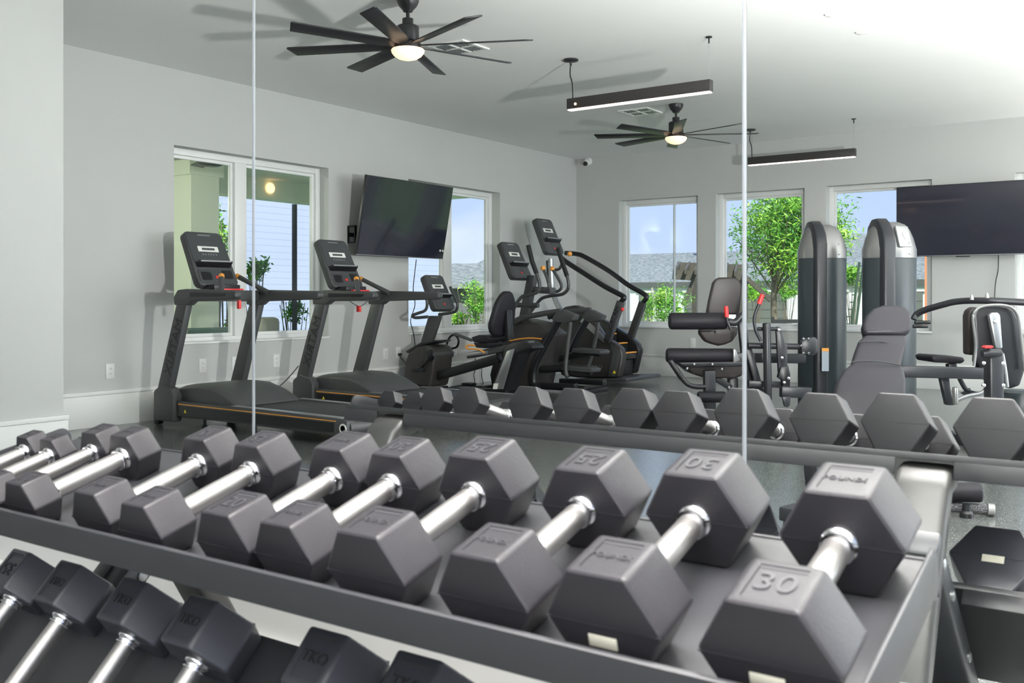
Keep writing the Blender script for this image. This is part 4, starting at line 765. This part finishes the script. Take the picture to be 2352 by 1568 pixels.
for p in [(-3.366, 7.388, 0.471), (-3.244, 7.474, 0.471), (-3.413, 7.355, 0.436), (-3.18, 7.519, 0.432), (-3.133, 7.552, 0.282)]: MB().lathe(p, -FW, [(0, 0.011), (0.008, 0.011), (0.012, 0.006)], 12).build('bolt', 'chrome', t)
for p in [(-2.78, 7.727, 0.754), (-2.76, 7.741, 0.528), (-2.716, 7.772, 0.362), (-2.745, 7.751, 0.327)]: MB().lathe(p, -FW, [(0, 0.012), (0.008, 0.012), (0.012, 0.006)], 12).build('bolt', 'chrome', t)
slab([(-2.601, 8.269, 0.589), (-2.553, 8.303, 0.589), (-2.553, 8.303, 0.394), (-2.601, 8.269, 0.394)], 0.01).build('instruction_label', 'label_blue', t)
slab([(-2.599, 8.264, 0.589), (-2.551, 8.297, 0.589), (-2.551, 8.297, 0.563), (-2.599, 8.264, 0.563)], 0.004).build('label_heading', 'orange', t)

t = thing('press_machine', 'seated press machine with badge on its weight tower, long curved arm and shell-backed seat', 'exercise machine', (-1.6, 7.5, 0))
tower(t, (-2.07, 8.33, 0), 1.635, 0.425, -0.08, True)
MB().beam(*[(-1.665, 6.775, 0.523), (-1.131, 7.151, 0.508)], 0.07, 0.076).build('main_beam', 'frame_dark', t, bevel=0.010)
MB().beam(*[(-1.061, 6.833, 0.672), (-1.058, 6.835, 0.005)], 0.088, 0.10, FW).build('front_post', 'frame_dark', t, bevel=0.012)
cyl(*[(-1.104, 6.681, 0.661), (-1.006, 6.75, 0.669)], 0.026).build('adjuster_housing', 'frame_dark', t)
cyl(*[(-1.066, 6.708, 0.677), (-1.066, 6.708, 0.71)], 0.012).build('pin_stem', 'plastic_black', t)
slab([(-1.081, 6.635, 0.704), (-1.068, 6.645, 0.715), (-1.041, 6.663, 0.715), (-1.033, 6.67, 0.707), (-1.041, 6.663, 0.699), (-1.072, 6.642, 0.696)], 0.05).build('pin_handle', 'red', t, bevel=0.003)
sh = slab([(-1.24, 7.196, 0.898), (-1.225, 7.206, 0.934), (-1.189, 7.232, 0.957), (-1.112, 7.286, 0.966), (-1.052, 7.328, 0.957), (-1.011, 7.357, 0.928), (-0.987, 7.374, 0.86), (-0.972, 7.384, 0.728), (-0.953, 7.398, 0.521), (-0.98, 7.379, 0.418), (-1.035, 7.34, 0.395), (-1.088, 7.303, 0.433), (-1.112, 7.286, 0.395), (-1.18, 7.239, 0.463), (-1.233, 7.201, 0.58), (-1.225, 7.206, 0.698)], 0.055).build('seat_shell', 'plastic_black', t, bevel=0.018, seg=3)
MB().tube([(-1.232, 7.165, 0.553), (-1.222, 7.172, 0.699), (-1.237, 7.162, 0.875), (-1.217, 7.175, 0.931), (-1.179, 7.202, 0.955), (-1.107, 7.253, 0.963), (-1.045, 7.297, 0.955), (-1.006, 7.324, 0.925), (-0.985, 7.339, 0.861), (-0.973, 7.347, 0.729), (-0.954, 7.361, 0.524)], 0.010, 8).build('shell_rim', 'tower_cap', sh)
slab([(-1.3, 7.337, 0.887), (-1.29, 7.344, 0.926), (-1.261, 7.365, 0.95), (-1.236, 7.382, 0.944), (-1.261, 7.365, 0.613), (-1.298, 7.339, 0.619)], 0.09).build('back_cushion', 'vinyl_brown', t, bevel=0.02, seg=3)
slab([(-1.139, 7.169, 0.9), (-1.122, 7.181, 0.914), (-1.089, 7.204, 0.914), (-1.077, 7.213, 0.894), (-1.063, 7.223, 0.673), (-1.103, 7.194, 0.673)], 0.04).build('shell_bracket', 'silver', t, bevel=0.010)
MB().lathe([(-1.106, 7.18, 0.85)][0], -FW, [(0, 0.012), (0.01, 0.012), (0.014, 0.006)], 12).build('bolt', 'chrome', t)
MB().tube([(-1.76, 7.808, 0.85), (-1.744, 7.82, 0.886), (-1.681, 7.803, 0.92), (-1.542, 7.717, 0.96), (-1.427, 7.676, 0.986), (-1.236, 7.566, 0.992), (-0.992, 7.615, 0.98), (-0.811, 7.62, 0.963)], 0.024, 12).build('press_arm', 'frame_dark', t)
for a, b in (([(-1.731, 7.707, 0.829), (-1.635, 7.774, 0.829)]), ([(-1.766, 7.805, 0.797), (-1.674, 7.869, 0.797)])): cyl(a, b, 0.014, 12).build('hand_grip', 'plastic_black', t)
for p in [(-1.297, 7.462, 0.998), (-1.209, 7.523, 1.011)]: MB().lathe(p, UP, [(0, 0.014), (0.02, 0.012), (0.035, 0.004)], 12).build('bolt', 'chrome', t)
slab([(-1.538, 7.353, 0.592), (-1.515, 7.369, 0.604), (-1.352, 7.484, 0.592), (-1.341, 7.492, 0.567), (-1.364, 7.476, 0.546), (-1.525, 7.362, 0.555)], 0.30).build('seat_cushion', 'vinyl_pad', t, bevel=0.015, seg=3)
MB().beam(*[(-1.437, 7.485, 0.546), (-1.43, 7.491, 0.49)], 0.06, 0.06, FW).build('seat_post', 'frame_dark', t, bevel=0.006)
slab([(-1.42, 7.069, 0.468), (-1.372, 7.103, 0.468), (-1.363, 7.11, 0.374), (-1.343, 7.123, 0.286), (-1.387, 7.093, 0.286), (-1.401, 7.083, 0.359)], 0.05).build('foot_leg', 'frame_dark', t, bevel=0.006)
cyl(*[(-1.321, 7.017, 0.418), (-1.318, 7.019, 0.302)], 0.018).build('leg_roller', 'tower_cap', t)
MB().tube([(-1.309, 7.026, 0.331), (-1.249, 7.067, 0.36), (-1.178, 7.117, 0.378), (-1.147, 7.139, 0.418)], 0.014, 10).build('linkage', 'silver', t)
slab([(-1.32, 7.262, 0.359), (-1.276, 7.293, 0.38), (-1.232, 7.324, 0.365), (-1.251, 7.311, 0.347), (-1.3, 7.276, 0.341)], 0.04).build('linkage_plate', 'plastic_black', t, bevel=0.003)
MB().tube([(-1.337, 7.25, 0.46), (-1.305, 7.273, 0.389), (-1.281, 7.29, 0.377)], 0.016, 10).build('strut', 'frame_dark', t)
MB().tube([(-1.032, 6.976, 0.65), (-1.016, 6.987, 0.543), (-1.006, 6.994, 0.436)], 0.012, 10).build('guide_rod', 'silver', t)
for p in [(-1.1, 6.708, 0.603), (-1.002, 6.777, 0.6), (-1.1, 6.708, 0.463), (-1.0, 6.778, 0.463)]: MB().lathe(p, -FW, [(0, 0.012), (0.01, 0.012), (0.014, 0.006)], 12).build('bolt', 'chrome', t)
cyl(*[(-1.024, 7.715, 0.361), (-1.024, 7.715, 0.007)], 0.16, 24).build('counterweight_cover', 'tower_shroud', t)
MB().beam(*[(-1.092, 7.055, 0.039), (-0.775, 7.279, 0.05)], 0.10, 0.06).build('floor_beam', 'frame_dark', t, bevel=0.008)
MB().beam((-2.05, 8.1, 0.035), (-1.05, 7.05, 0.035), 0.10, 0.06).build('floor_beam', 'frame_dark', t, bevel=0.008)
for p in ((-2.4, 9.6),): pass

# adjustable bench
t = thing('adjustable_bench', 'adjustable bench with grey hourglass back pad and rounded headrest, in front of the weight towers', 'bench', (-1.15, 4.75, 0))
nb = (FW*0.8 - UP*0.6).normalized()
hp = [(-1.375, 5.048, 0.841), (-1.387, 5.076, 0.875), (-1.381, 5.117, 0.923), (-1.357, 5.158, 0.959), (-1.313, 5.189, 0.977), (-1.253, 5.231, 0.977), (-1.217, 5.257, 0.961), (-1.195, 5.247, 0.932), (-1.183, 5.219, 0.884), (-1.181, 5.184, 0.847), (-1.211, 5.151, 0.832), (-1.293, 5.093, 0.835), (-1.354, 5.05, 0.837)]
slab(hp, 0.055, nb).build('headrest', 'vinyl_pad', t, bevel=0.016, seg=3, sharp=50)
bp = [(-1.362, 5.032, 0.828), (-1.192, 5.152, 0.828), (-1.184, 5.108, 0.778), (-1.18, 5.038, 0.727), (-1.181, 4.989, 0.68), (-1.162, 4.977, 0.656), (-1.145, 4.94, 0.617), (-1.131, 4.877, 0.56), (-1.116, 4.765, 0.448), (-1.401, 4.565, 0.448), (-1.412, 4.679, 0.56), (-1.416, 4.75, 0.613), (-1.404, 4.807, 0.661), (-1.38, 4.861, 0.692), (-1.382, 4.933, 0.753), (-1.382, 4.994, 0.799)]
b_ = slab(bp, 0.06, nb).build('back_pad', 'vinyl_pad', t, bevel=0.018, seg=3, sharp=50)
MB().tube([Vector(p)-nb*0.001 for p in [(-1.377, 4.844, 0.696), (-1.322, 4.883, 0.7), (-1.252, 4.932, 0.696), (-1.18, 4.983, 0.679)]], 0.003, 6).build('seam', 'plastic_black', b_)
MB().tube([Vector(p)-nb*0.001 for p in [(-1.383, 4.969, 0.786), (-1.333, 5.004, 0.791), (-1.262, 5.053, 0.786), (-1.188, 5.106, 0.771)]], 0.002, 6).build('seam', 'plastic_black', b_)
slab([(-1.389, 4.524, 0.441), (-1.106, 4.723, 0.441), (-1.064, 4.509, 0.381), (-1.352, 4.306, 0.381)], 0.06, UP*-1).build('seat_pad', 'vinyl_pad', t, bevel=0.015, seg=3)
MB().beam((-1.22, 4.95, 0.09), (-1.42, 4.05, 0.09), 0.08, 0.06).build('base_rail', 'frame_dark', t, bevel=0.008)
MB().beam((-1.25, 4.85, 0.12), (-1.32, 4.30, 0.52), 0.06, 0.05).build('back_strut', 'frame_dark', t, bevel=0.006)
MB().beam((-1.36, 4.25, 0.10), (-1.36, 4.15, 0.47), 0.06, 0.06, (0, 1, 0)).build('seat_post', 'frame_dark', t, bevel=0.006)
h = MB().tube([(-1.065, 4.899, 0.028), (-0.956, 4.927, 0.03), (-0.786, 4.972, 0.029)], 0.024, 16).build('lifting_handle', 'knurled', t)
a, b = [(-0.798, 4.964, 0.031), (-0.767, 4.974, 0.029)]; cyl(a, b, 0.029).build('end_cap', 'tower_cap', h)
cyl(*[(-1.01, 4.913, 0.096), (-0.818, 4.975, 0.104)], 0.046).build('ankle_roller', 'vinyl_pad', t)
MB().beam((-1.22, 4.93, 0.06), (-1.05, 4.72, 0.06), 0.05, 0.04).build('handle_arm', 'frame_dark', t, bevel=0.004)
for x, y in ((-1.42, 4.06), (-1.22, 4.95), (-0.87, 4.88)): MB().lathe((x, y, 0), (0, 0, 1), [(0, 0.03), (0.02, 0.03), (0.03, 0.02), (0.06, 0.018)], 14).build('rubber_foot', 'plastic_black', t)

# ---------------------------------------------------------------- outdoors
GZ = -0.6
tag(MB().box(-60, 40, 11.9, 90, GZ-0.2, GZ).build('lawn', 'grass'), 'green lawn outside the back wall windows', 'ground', kind='structure')
tag(MB().box(-60, -7.35, -20, 11.88, GZ-0.2, GZ).build('side_yard', 'grass'), 'green ground outside the left wall windows', 'ground', kind='structure')
def leaves(mb, c, rad, n, ln, wd, droop=0.3, shell=0.55):
    c = Vector(c)
    cl = [(Vector((random.gauss(0, 1), random.gauss(0, 1), random.gauss(0, 1))).normalized() * (shell + (1-shell)*random.random()) , random.uniform(0.16, 0.30)) for _ in range(max(8, n//55))]
    for i in range(n):
        d, s = cl[i % len(cl)]
        p = d + Vector((random.gauss(0, 1), random.gauss(0, 1), random.gauss(0, 1)))*s*0.6
        p = c + Vector((p.x*rad[0], p.y*rad[1], p.z*rad[2]))
        a = Vector((random.gauss(0, 1), random.gauss(0, 1), random.gauss(0, 0.7)-droop)).normalized(); b = a.cross(Vector((random.gauss(0, 1), random.gauss(0, 1), random.gauss(0, 1)))).normalized()
        k = random.uniform(0.6, 1.25); L = a*ln*k; Wd = b*wd*k/2
        mb.add([p, p+L*0.45+Wd, p+L, p+L*0.45-Wd], [(0, 1, 2, 3)])
    return mb
def stems(mb, base, tops, r0, r1=0.006, mid=0.25):
    base = Vector(base)
    for tp in tops:
        tp = Vector(tp); m = base*(1-mid*2) + tp*(mid*2) + Vector((random.uniform(-.05, .05), random.uniform(-.05, .05), 0.05)); mb.tube([base, m, tp], [r0, (r0+r1)/2, r1], 6)
    return mb
def on(px, zc, z=GZ): p = px; return (p[0], p[1], z)
# street tree
T = [(-7.108, 19.451, 0.978)][0]; t = thing('leafy_tree', 'bright green young tree with narrow leaves, standing outside the middle back window', 'tree', (T[0], T[1], GZ))
mb = MB().tube([(T[0], T[1], GZ), (T[0]+.02, T[1], 0.2), (T[0], T[1], 1.0), (T[0]+.05, T[1], 1.9), (T[0]+0.1, T[1], 2.8)], [0.085, 0.075, 0.065, 0.045, 0.02], 10)
mb.build('trunk', 'bark', t)
CC = Vector([(-6.787, 19.677, 2.316)][0])
mb = MB()
for _ in range(26):
    d = Vector((random.gauss(0, 1), random.gauss(0, 1), abs(random.gauss(0, .8))+.1)).normalized(); stems(mb, (T[0], T[1], random.uniform(1.0, 2.2)), [CC + Vector((d.x*1.15, d.y*1.15, (d.z-.35)*1.1))], 0.022)
mb.build('branches', 'bark', t)
leaves(MB(), CC, (1.12, 1.1, 1.05), 8000, 0.125, 0.026).build('foliage', 'leaf', t)
leaves(MB(), CC, (1.08, 1.1, 1.0), 4200, 0.125, 0.026).build('foliage', 'leaf_bright', t)
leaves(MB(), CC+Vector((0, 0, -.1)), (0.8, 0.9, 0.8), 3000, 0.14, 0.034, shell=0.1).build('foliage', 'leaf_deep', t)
def bush(name, base, top, rad, n, ln, wd, m1, m2, label, twig=None, cat='shrub'):
    t = thing(name, label, cat, base); b = Vector(base); c = Vector(top)
    mb = MB(); ends = [c + Vector((random.uniform(-1, 1)*rad[0], random.uniform(-1, 1)*rad[1], random.uniform(-.6, .8)*rad[2])) for _ in range(12)]
    stems(mb, b, ends, 0.014, 0.004); mb.build('stems', twig or 'bark', t)
    leaves(MB(), c, rad, n, ln, wd, 0.0, 0.2).build('foliage', m1, t); leaves(MB(), c, rad, n//2, ln, wd, 0.0, 0.2).build('foliage', m2, t)
    return t
P = [(-7.593, 15.443, 0.905)][0]; bush('flowering_shrub', (P[0], P[1], GZ), P, (0.42, 0.42, 0.42), 2200, 0.06, 0.02, 'leaf', 'leaf_bright', 'light green shrub with pale twigs outside the first back window', 'twig_pale')
P = [(-11.875, 30.768, 1.221)][0]; bush('garden_shrub', (P[0], P[1], GZ), P, (0.42, 0.4, 0.28), 800, 0.10, 0.035, 'leaf', 'leaf_bright', 'low green shrub left of the tree trunk outside the middle window')
P = [(-9.644, 27.447, 1.244)][0]; bush('garden_shrub', (P[0], P[1], GZ), P, (0.30, 0.3, 0.24), 500, 0.10, 0.035, 'leaf', 'leaf_bright', 'low green shrub right of the tree trunk outside the middle window')
P = [(-7.532, 26.487, 1.667)][0]; bush('garden_shrub', (P[0], P[1], GZ), P, (0.28, 0.3, 0.32), 500, 0.12, 0.035, 'leaf', 'leaf_bright', 'green shrub between the two weight towers, outside the third window')
P = [(-12.2, 9.689, 1.75)][0]; bush('slender_tree', (P[0], P[1], GZ), P, (0.20, 0.2, 0.75), 700, 0.09, 0.04, 'leaf', 'leaf_bright', 'slender green tree beside the patio column, outside the double window', cat='tree')
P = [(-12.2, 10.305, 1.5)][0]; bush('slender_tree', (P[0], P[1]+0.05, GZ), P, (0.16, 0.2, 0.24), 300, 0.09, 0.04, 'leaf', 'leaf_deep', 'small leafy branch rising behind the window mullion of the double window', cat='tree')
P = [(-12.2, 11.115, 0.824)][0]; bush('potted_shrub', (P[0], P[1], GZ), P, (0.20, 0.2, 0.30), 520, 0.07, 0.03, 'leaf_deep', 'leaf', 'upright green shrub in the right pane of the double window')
P = [(-13.2, 10.617, 0.582)][0]; bush('garden_shrub', (P[0], P[1], GZ), P, (0.14, 0.14, 0.08), 200, 0.07, 0.03, 'leaf', 'leaf_bright', 'low green shrub behind the patio sofa by the column')
P = [(-11.792, 15.547, 0.978)][0]; bush('garden_shrub', (P[0], P[1], GZ), P, (0.34, 0.34, 0.40), 1600, 0.06, 0.024, 'leaf', 'leaf_bright', 'rounded green shrub in the right pane of the second side window')
P = [(-12.255, 15.588, 0.598)][0]; bush('garden_shrub', (P[0], P[1], GZ), P, (0.2, 0.2, 0.14), 400, 0.07, 0.03, 'leaf_bright', 'leaf', 'low bright green shrub at the sill of the second side window')

# row of garages behind the lawn
t = thing('garage_building', 'long low garage building with grey shingle roof across the lawn', 'building', (-18, 44, GZ))
EZ = 1.80; RZ = 3.42; GY = 42.0
MB().box(-34, -5.5, GY, GY+9, GZ, EZ).build('wall', 'siding_white', t)
MB().xprism([(GY-0.12, EZ), (GY+4.5, RZ), (GY+9.6, EZ), (GY+9.6, EZ-0.12), (GY+4.5, RZ-0.12), (GY-0.12, EZ-0.12)], -34.6, -5.0).build('roof', 'shingles', t)
MB().box(-34.6, -5.0, GY-0.20, GY-0.121, EZ-0.22, EZ+0.02).build('gutter', 'fascia', t)
for a, b in [(-21.99, -21.29), (-19.62, -18.87), (-16.68, -14.76), (-12.73, -12.18), (-11.19, -9.84), (-9.53, -9.13)]:
    d = MB().box(a, b, GY-0.06, GY-0.005, GZ, 1.32).build('garage_door', 'garage_door', t)
    MB().box(a-0.12, b+0.12, GY-0.08, GY-0.004, 1.325, 1.46).build('door_trim', 'label_white', d)
    for k in range(1, 5): MB().box(a+0.02, b-0.02, GY-0.068, GY-0.0605, GZ+k*0.38, GZ+k*0.38+0.03).build('panel_joint', 'fascia', d)
P = [(-20.479, 41.833, 3.453)][0]; v = MB().lathe((P[0], P[1]+4, 3.0), (0, 0, 1), [(0, 0.13), (0.75, 0.13), (0.76, 0.2), (0.95, 0.2)], 12); v.build('roof_vent', 'tower_cap', t)
t = thing('far_house', 'distant house with a pale shingle roof above the garages', 'building', (-14, 66, GZ))
MB().box(-21.5, -4.0, 66, 76, GZ, 3.4).build('wall', 'siding_white', t)
MB().xprism([(65.4, 3.3), (71, 5.7), (76.6, 3.3)], -22, -3.5).build('roof', 'shingles', t)
t = thing('far_house', 'distant house roof showing at the left of the first back window', 'building', (-33, 66, GZ))
MB().box(-45, -29.5, 66, 76, GZ, 3.0).build('wall', 'siding_white', t)
MB().xprism([(65.4, 2.9), (71, 4.2), (76.6, 2.9)], -45.5, -29).build('roof', 'shingles', t)
# pergola, lamp pole, ladder, orange post, patio chairs
t = thing('pergola', 'weathered wooden pergola between the first and middle back windows', 'pergola', [(-11.153, 25.164, 0.367)][0])
for a, b in (([(-11.442, 23.738, 1.667), (-9.867, 24.846, 1.551)]), ([(-12.438, 26.094, 1.96), (-10.784, 27.257, 1.884)])): MB().beam(a, b, 0.10, 0.26).build('main_beam', 'wood_weathered', t)
pa, pb, pc, pd_ = [Vector(p) for p in [(-11.21, 23.412, 1.748), (-9.715, 24.464, 1.657), (-12.593, 26.596, 2.055), (-10.963, 27.743, 2.003)]]
for k in range(8):
    f = k/7; MB().beam(pa.lerp(pb, f), pc.lerp(pd_, f), 0.06, 0.14).build('rafter', 'wood_weathered', t)
for p in [(-10.93, 24.099, 1.551), (-9.905, 24.819, 1.458), (-10.94, 27.147, 1.604)]: MB().box(p[0]-0.09, p[0]+0.09, p[1]-0.09, p[1]+0.09, GZ, p[2]).build('post', 'wood_weathered', t)
MB().beam(*[(-11.214, 23.898, 0.855), (-10.968, 24.072, 1.551)], 0.10, 0.12).build('brace', 'wood_weathered', t)
MB().beam(*[(-9.867, 24.846, 1.598), (-9.297, 25.246, 0.971)], 0.10, 0.12).build('brace', 'wood_weathered', t)
P = [(-6.579, 13.711, 0.983)][0]; t = thing('lamp_pole', 'tall thin grey metal pole crossing the first back window', 'pole', (P[0], P[1], GZ))
MB().lathe((P[0], P[1], GZ), (0, 0, 1), [(0, 0.10), (0.02, 0.10), (0.03, 0.021), (4.2, 0.018)], 12).build('shaft', 'pole_metal', t); MB().box(P[0]-0.09, P[0]+0.09, P[1]-0.09, P[1]+0.09, 3.6, 3.66).build('lamp_head', 'pole_metal', t, bevel=0.01)
P = [(-11.5, 10.487, 0.915)][0]; tag(MB().box(P[0]-0.028, P[0]+0.028, P[1]-0.028, P[1]+0.028, GZ, 2.48).build('patio_post', 'dark_metal', None, loc=(P[0], P[1], GZ)), 'thin black patio post in the right pane of the double window', 'post')
a, b = [Vector(p) for p in [(-5.09, 18.425, 1.687), (-5.32, 18.264, 0.482)]]; t = thing('step_ladder', 'dark green ladder leaning outside the third window, between the weight towers', 'ladder', (b.x, b.y, GZ))
for o in (-0.02, 0.06): MB().beam(a+RT*o, b+RT*o+UP*(GZ-b.z), 0.022, 0.04).build('side_rail', 'ladder_green', t)
for k in range(9):
    p = a.lerp(b, (k+0.5)/9); MB().beam(p-RT*0.02, p+RT*0.06, 0.02, 0.02).build('rung', 'ladder_green', t)
P = [(-3.172, 14.884, 0.984)][0]; tag(MB().box(P[0]-0.032, P[0]+0.032, P[1]-0.032, P[1]+0.032, GZ, 1.75).build('orange_post', 'orange_post', None, loc=(P[0], P[1], GZ)), 'orange post outside the third window under the dark television', 'post')
def chair(c, label, k):
    c = Vector(c); t = thing('patio_chair', label, 'chair', c, group='black patio chairs on the lawn'); u, w = RT, FW
    for s in (-1, 1):
        for e in (-1, 1): MB().beam(c+u*0.22*s+w*0.2*e, c+u*0.22*s+w*0.2*e+UP*(0.44 if e < 0 else 0.85), 0.03, 0.03, w).build('leg', 'dark_metal', t)
        MB().beam(c+u*0.24*s-w*0.2+UP*0.62, c+u*0.24*s+w*0.2+UP*0.62, 0.04, 0.025).build('armrest', 'dark_metal', t)
    MB().obox(c+UP*0.44, u, w, UP, 0.46, 0.44, 0.03).build('seat', 'dark_metal', t)
    for z in (0.58, 0.68, 0.78): MB().beam(c-u*0.22+w*0.2+UP*z, c+u*0.22+w*0.2+UP*z, 0.02, 0.06).build('back_slat', 'dark_metal', t)
tag(MB().box(-5.75, -4.2, 13.7, 15.8, GZ, -0.12).build('paving', 'concrete'), 'small raised concrete paving under the patio chair', 'ground', kind='structure')
P = [(-5.117, 14.738, 0.247)][0]; chair((P[0], P[1], -0.12), 'black patio chair outside the middle window, right of the tree trunk', 0)
# covered patio outside the left wall
t = thing('covered_patio', 'pale green covered patio with a square column outside the double window', 'patio', (-9.5, 4.5, GZ))
MB().box(-11.3, -7.35, 0.5, 13.3, 2.74, 2.9).build('ceiling', 'patio_white', t)
MB().box(-11.3, -11.05, 0.5, 13.3, 2.46, 2.74).build('beam', 'patio_paint', t)
MB().box(-11.3, -7.35, 0.5, 13.3, GZ, GZ+0.05).build('slab', 'concrete', t)
Q = [(-10.2, 7.612, 1.472), (-10.2, 8.033, 1.486)]
MB().box(-10.6, -10.2, Q[0][1], Q[1][1], GZ, 2.74).build('column', 'patio_paint', t); MB().box(-10.64, -10.16, Q[0][1]-0.05, Q[1][1]+0.05, 2.55, 2.735).build('column_capital', 'patio_paint', t)
MB().box(-11.05, -10.9, 1.0, Q[0][1], GZ, 2.46).build('end_wall', 'patio_white', t)
t = thing('ceiling_fan', 'black outdoor ceiling fan under the patio roof, at the top of the double window', 'ceiling fan', (-8.9, 6.9, 2.74))
MB().lathe((-8.9, 6.9, 2.74), (0, 0, -1), [(0, 0.07), (0.05, 0.05), (0.06, 0.02), (0.12, 0.02), (0.13, 0.13), (0.24, 0.15), (0.27, 0.10)], 20).build('motor_housing', 'fan_black', t)
for k in range(5):
    a = R(10+72*k); d = Vector((math.cos(a), math.sin(a), 0)); s = Vector((-d.y, d.x, 0.15)); c = Vector((-8.9, 6.9, 2.55)); MB().prism([c+d*0.1-s*0.04, c+d*0.75-s*0.07, c+d*0.75+s*0.07, c+d*0.1+s*0.04], (0, 0, 0.012)).build('blade', 'fan_black', t)
light('patio_fill_light', 'POINT', fold((-9.3, 4.9, 2.30)), 45, (1.0, 0.97, 0.86), radius=0.1)  # added fill hidden from the window view, brightens the patio
P = [(-11.04, 9.598, 2.619)][0]; t = thing('reflection_glow', 'small warm glow on the patio beam, standing in for a reflection in the double window', 'reflected glow', P)
MB().lathe(P, (1, 0, 0), [(0, 0.075), (0.02, 0.075), (0.05, 0.045), (0.06, 0.0)], 18).build('glow_disc', 'spot_glow', t)  # glowing disc stands in for an indoor lamp's reflection in the window glass
t = thing('neighbour_building', 'white building with horizontal lap siding beyond the patio', 'building', (-17, 12, GZ))
Q = [(-16.0, 13.066, 1.777), (-16.0, 19.873, 1.994)]
MB().box(-24, -16, Q[0][1], Q[1][1], GZ, 6.5).build('wall', 'siding', t); MB().box(-24.4, -15.6, Q[0][1]-0.4, Q[1][1]+0.2, 6.5, 6.7).build('eave', 'patio_white', t)
t = thing('outdoor_sofa', 'dark green outdoor sofa on the patio below the double window', 'sofa', (-8.7, 5.9, GZ+0.05))
Q = [(-8.5, 6.316, 0.652), (-8.5, 6.924, 0.635)]
MB().box(-8.72, -8.5, Q[0][1], Q[1][1]+0.1, 0.3, 0.70).build('back_cushion', 'sofa_green', t, bevel=0.05, seg=3, sharp=60)
MB().box(-9.5, -8.75, Q[0][1], Q[1][1]+0.1, GZ+0.3, 0.05).build('seat_cushion', 'sofa_green', t, bevel=0.05, seg=3, sharp=60)
MB().box(-9.5, -8.4, Q[0][1]-0.05, Q[1][1]+0.15, GZ+0.051, GZ+0.28).build('base', 'dark_metal', t)
MB().box(-8.75, -8.45, Q[0][1]-0.22, Q[0][1]-0.02, 0.2, 0.74).build('arm_cushion', 'sofa_beige', t, bevel=0.05, seg=3, sharp=60)
Q = [(-8.5, 7.29, 0.688), (-8.5, 7.581, 0.681)]
tag(MB().box(-8.7, -8.52, Q[0][1], Q[1][1], GZ+0.6, 0.80).build('cushion_stack', 'sofa_beige', None, bevel=0.06, seg=3), 'beige outdoor cushion in the right pane of the double window', 'cushion')
t = thing('low_house', 'grey-green house end and roof in the right pane of the second side window', 'building', (-20, 22, GZ))
Q = [(-16.968, 21.076, 0.849), (-15.687, 21.976, 0.849)]
MB().prism([Vector(Q[0])+UP*(GZ-Q[0][2]), Vector(Q[1])+UP*(GZ-Q[1][2]), Vector(Q[1])+UP*(1.35-Q[1][2]), Vector(Q[0])+UP*(1.35-Q[0][2])], FW*6).build('wall', 'garage_door', t)
MB().prism([Vector(Q[0])+UP*(1.3-Q[0][2])-FW*.4-RT*.3, Vector(Q[1])+UP*(1.3-Q[1][2])-FW*.4+RT*.4, Vector(Q[1])+UP*(1.95-Q[1][2])+FW*2, Vector(Q[0])+UP*(1.95-Q[0][2])+FW*2], UP*0.12).build('roof', 'shingles', t)
P = [(-13.013, 16.522, 0.77)][0]; t = thing('condenser_unit', 'grey outdoor air conditioning unit beside the shrub', 'air conditioner', (P[0], P[1], GZ))
MB().box(P[0]-0.10, P[0]+0.12, P[1]-0.2, P[1]+0.1, GZ, P[2]+0.13).build('casing', 'tower_cap', t)
for k in range(8): MB().box(P[0]-0.09, P[0]+0.11, P[1]-0.206, P[1]-0.2005, P[2]-0.12+k*0.028, P[2]-0.112+k*0.028).build('grille_bar', 'dark_metal', t)
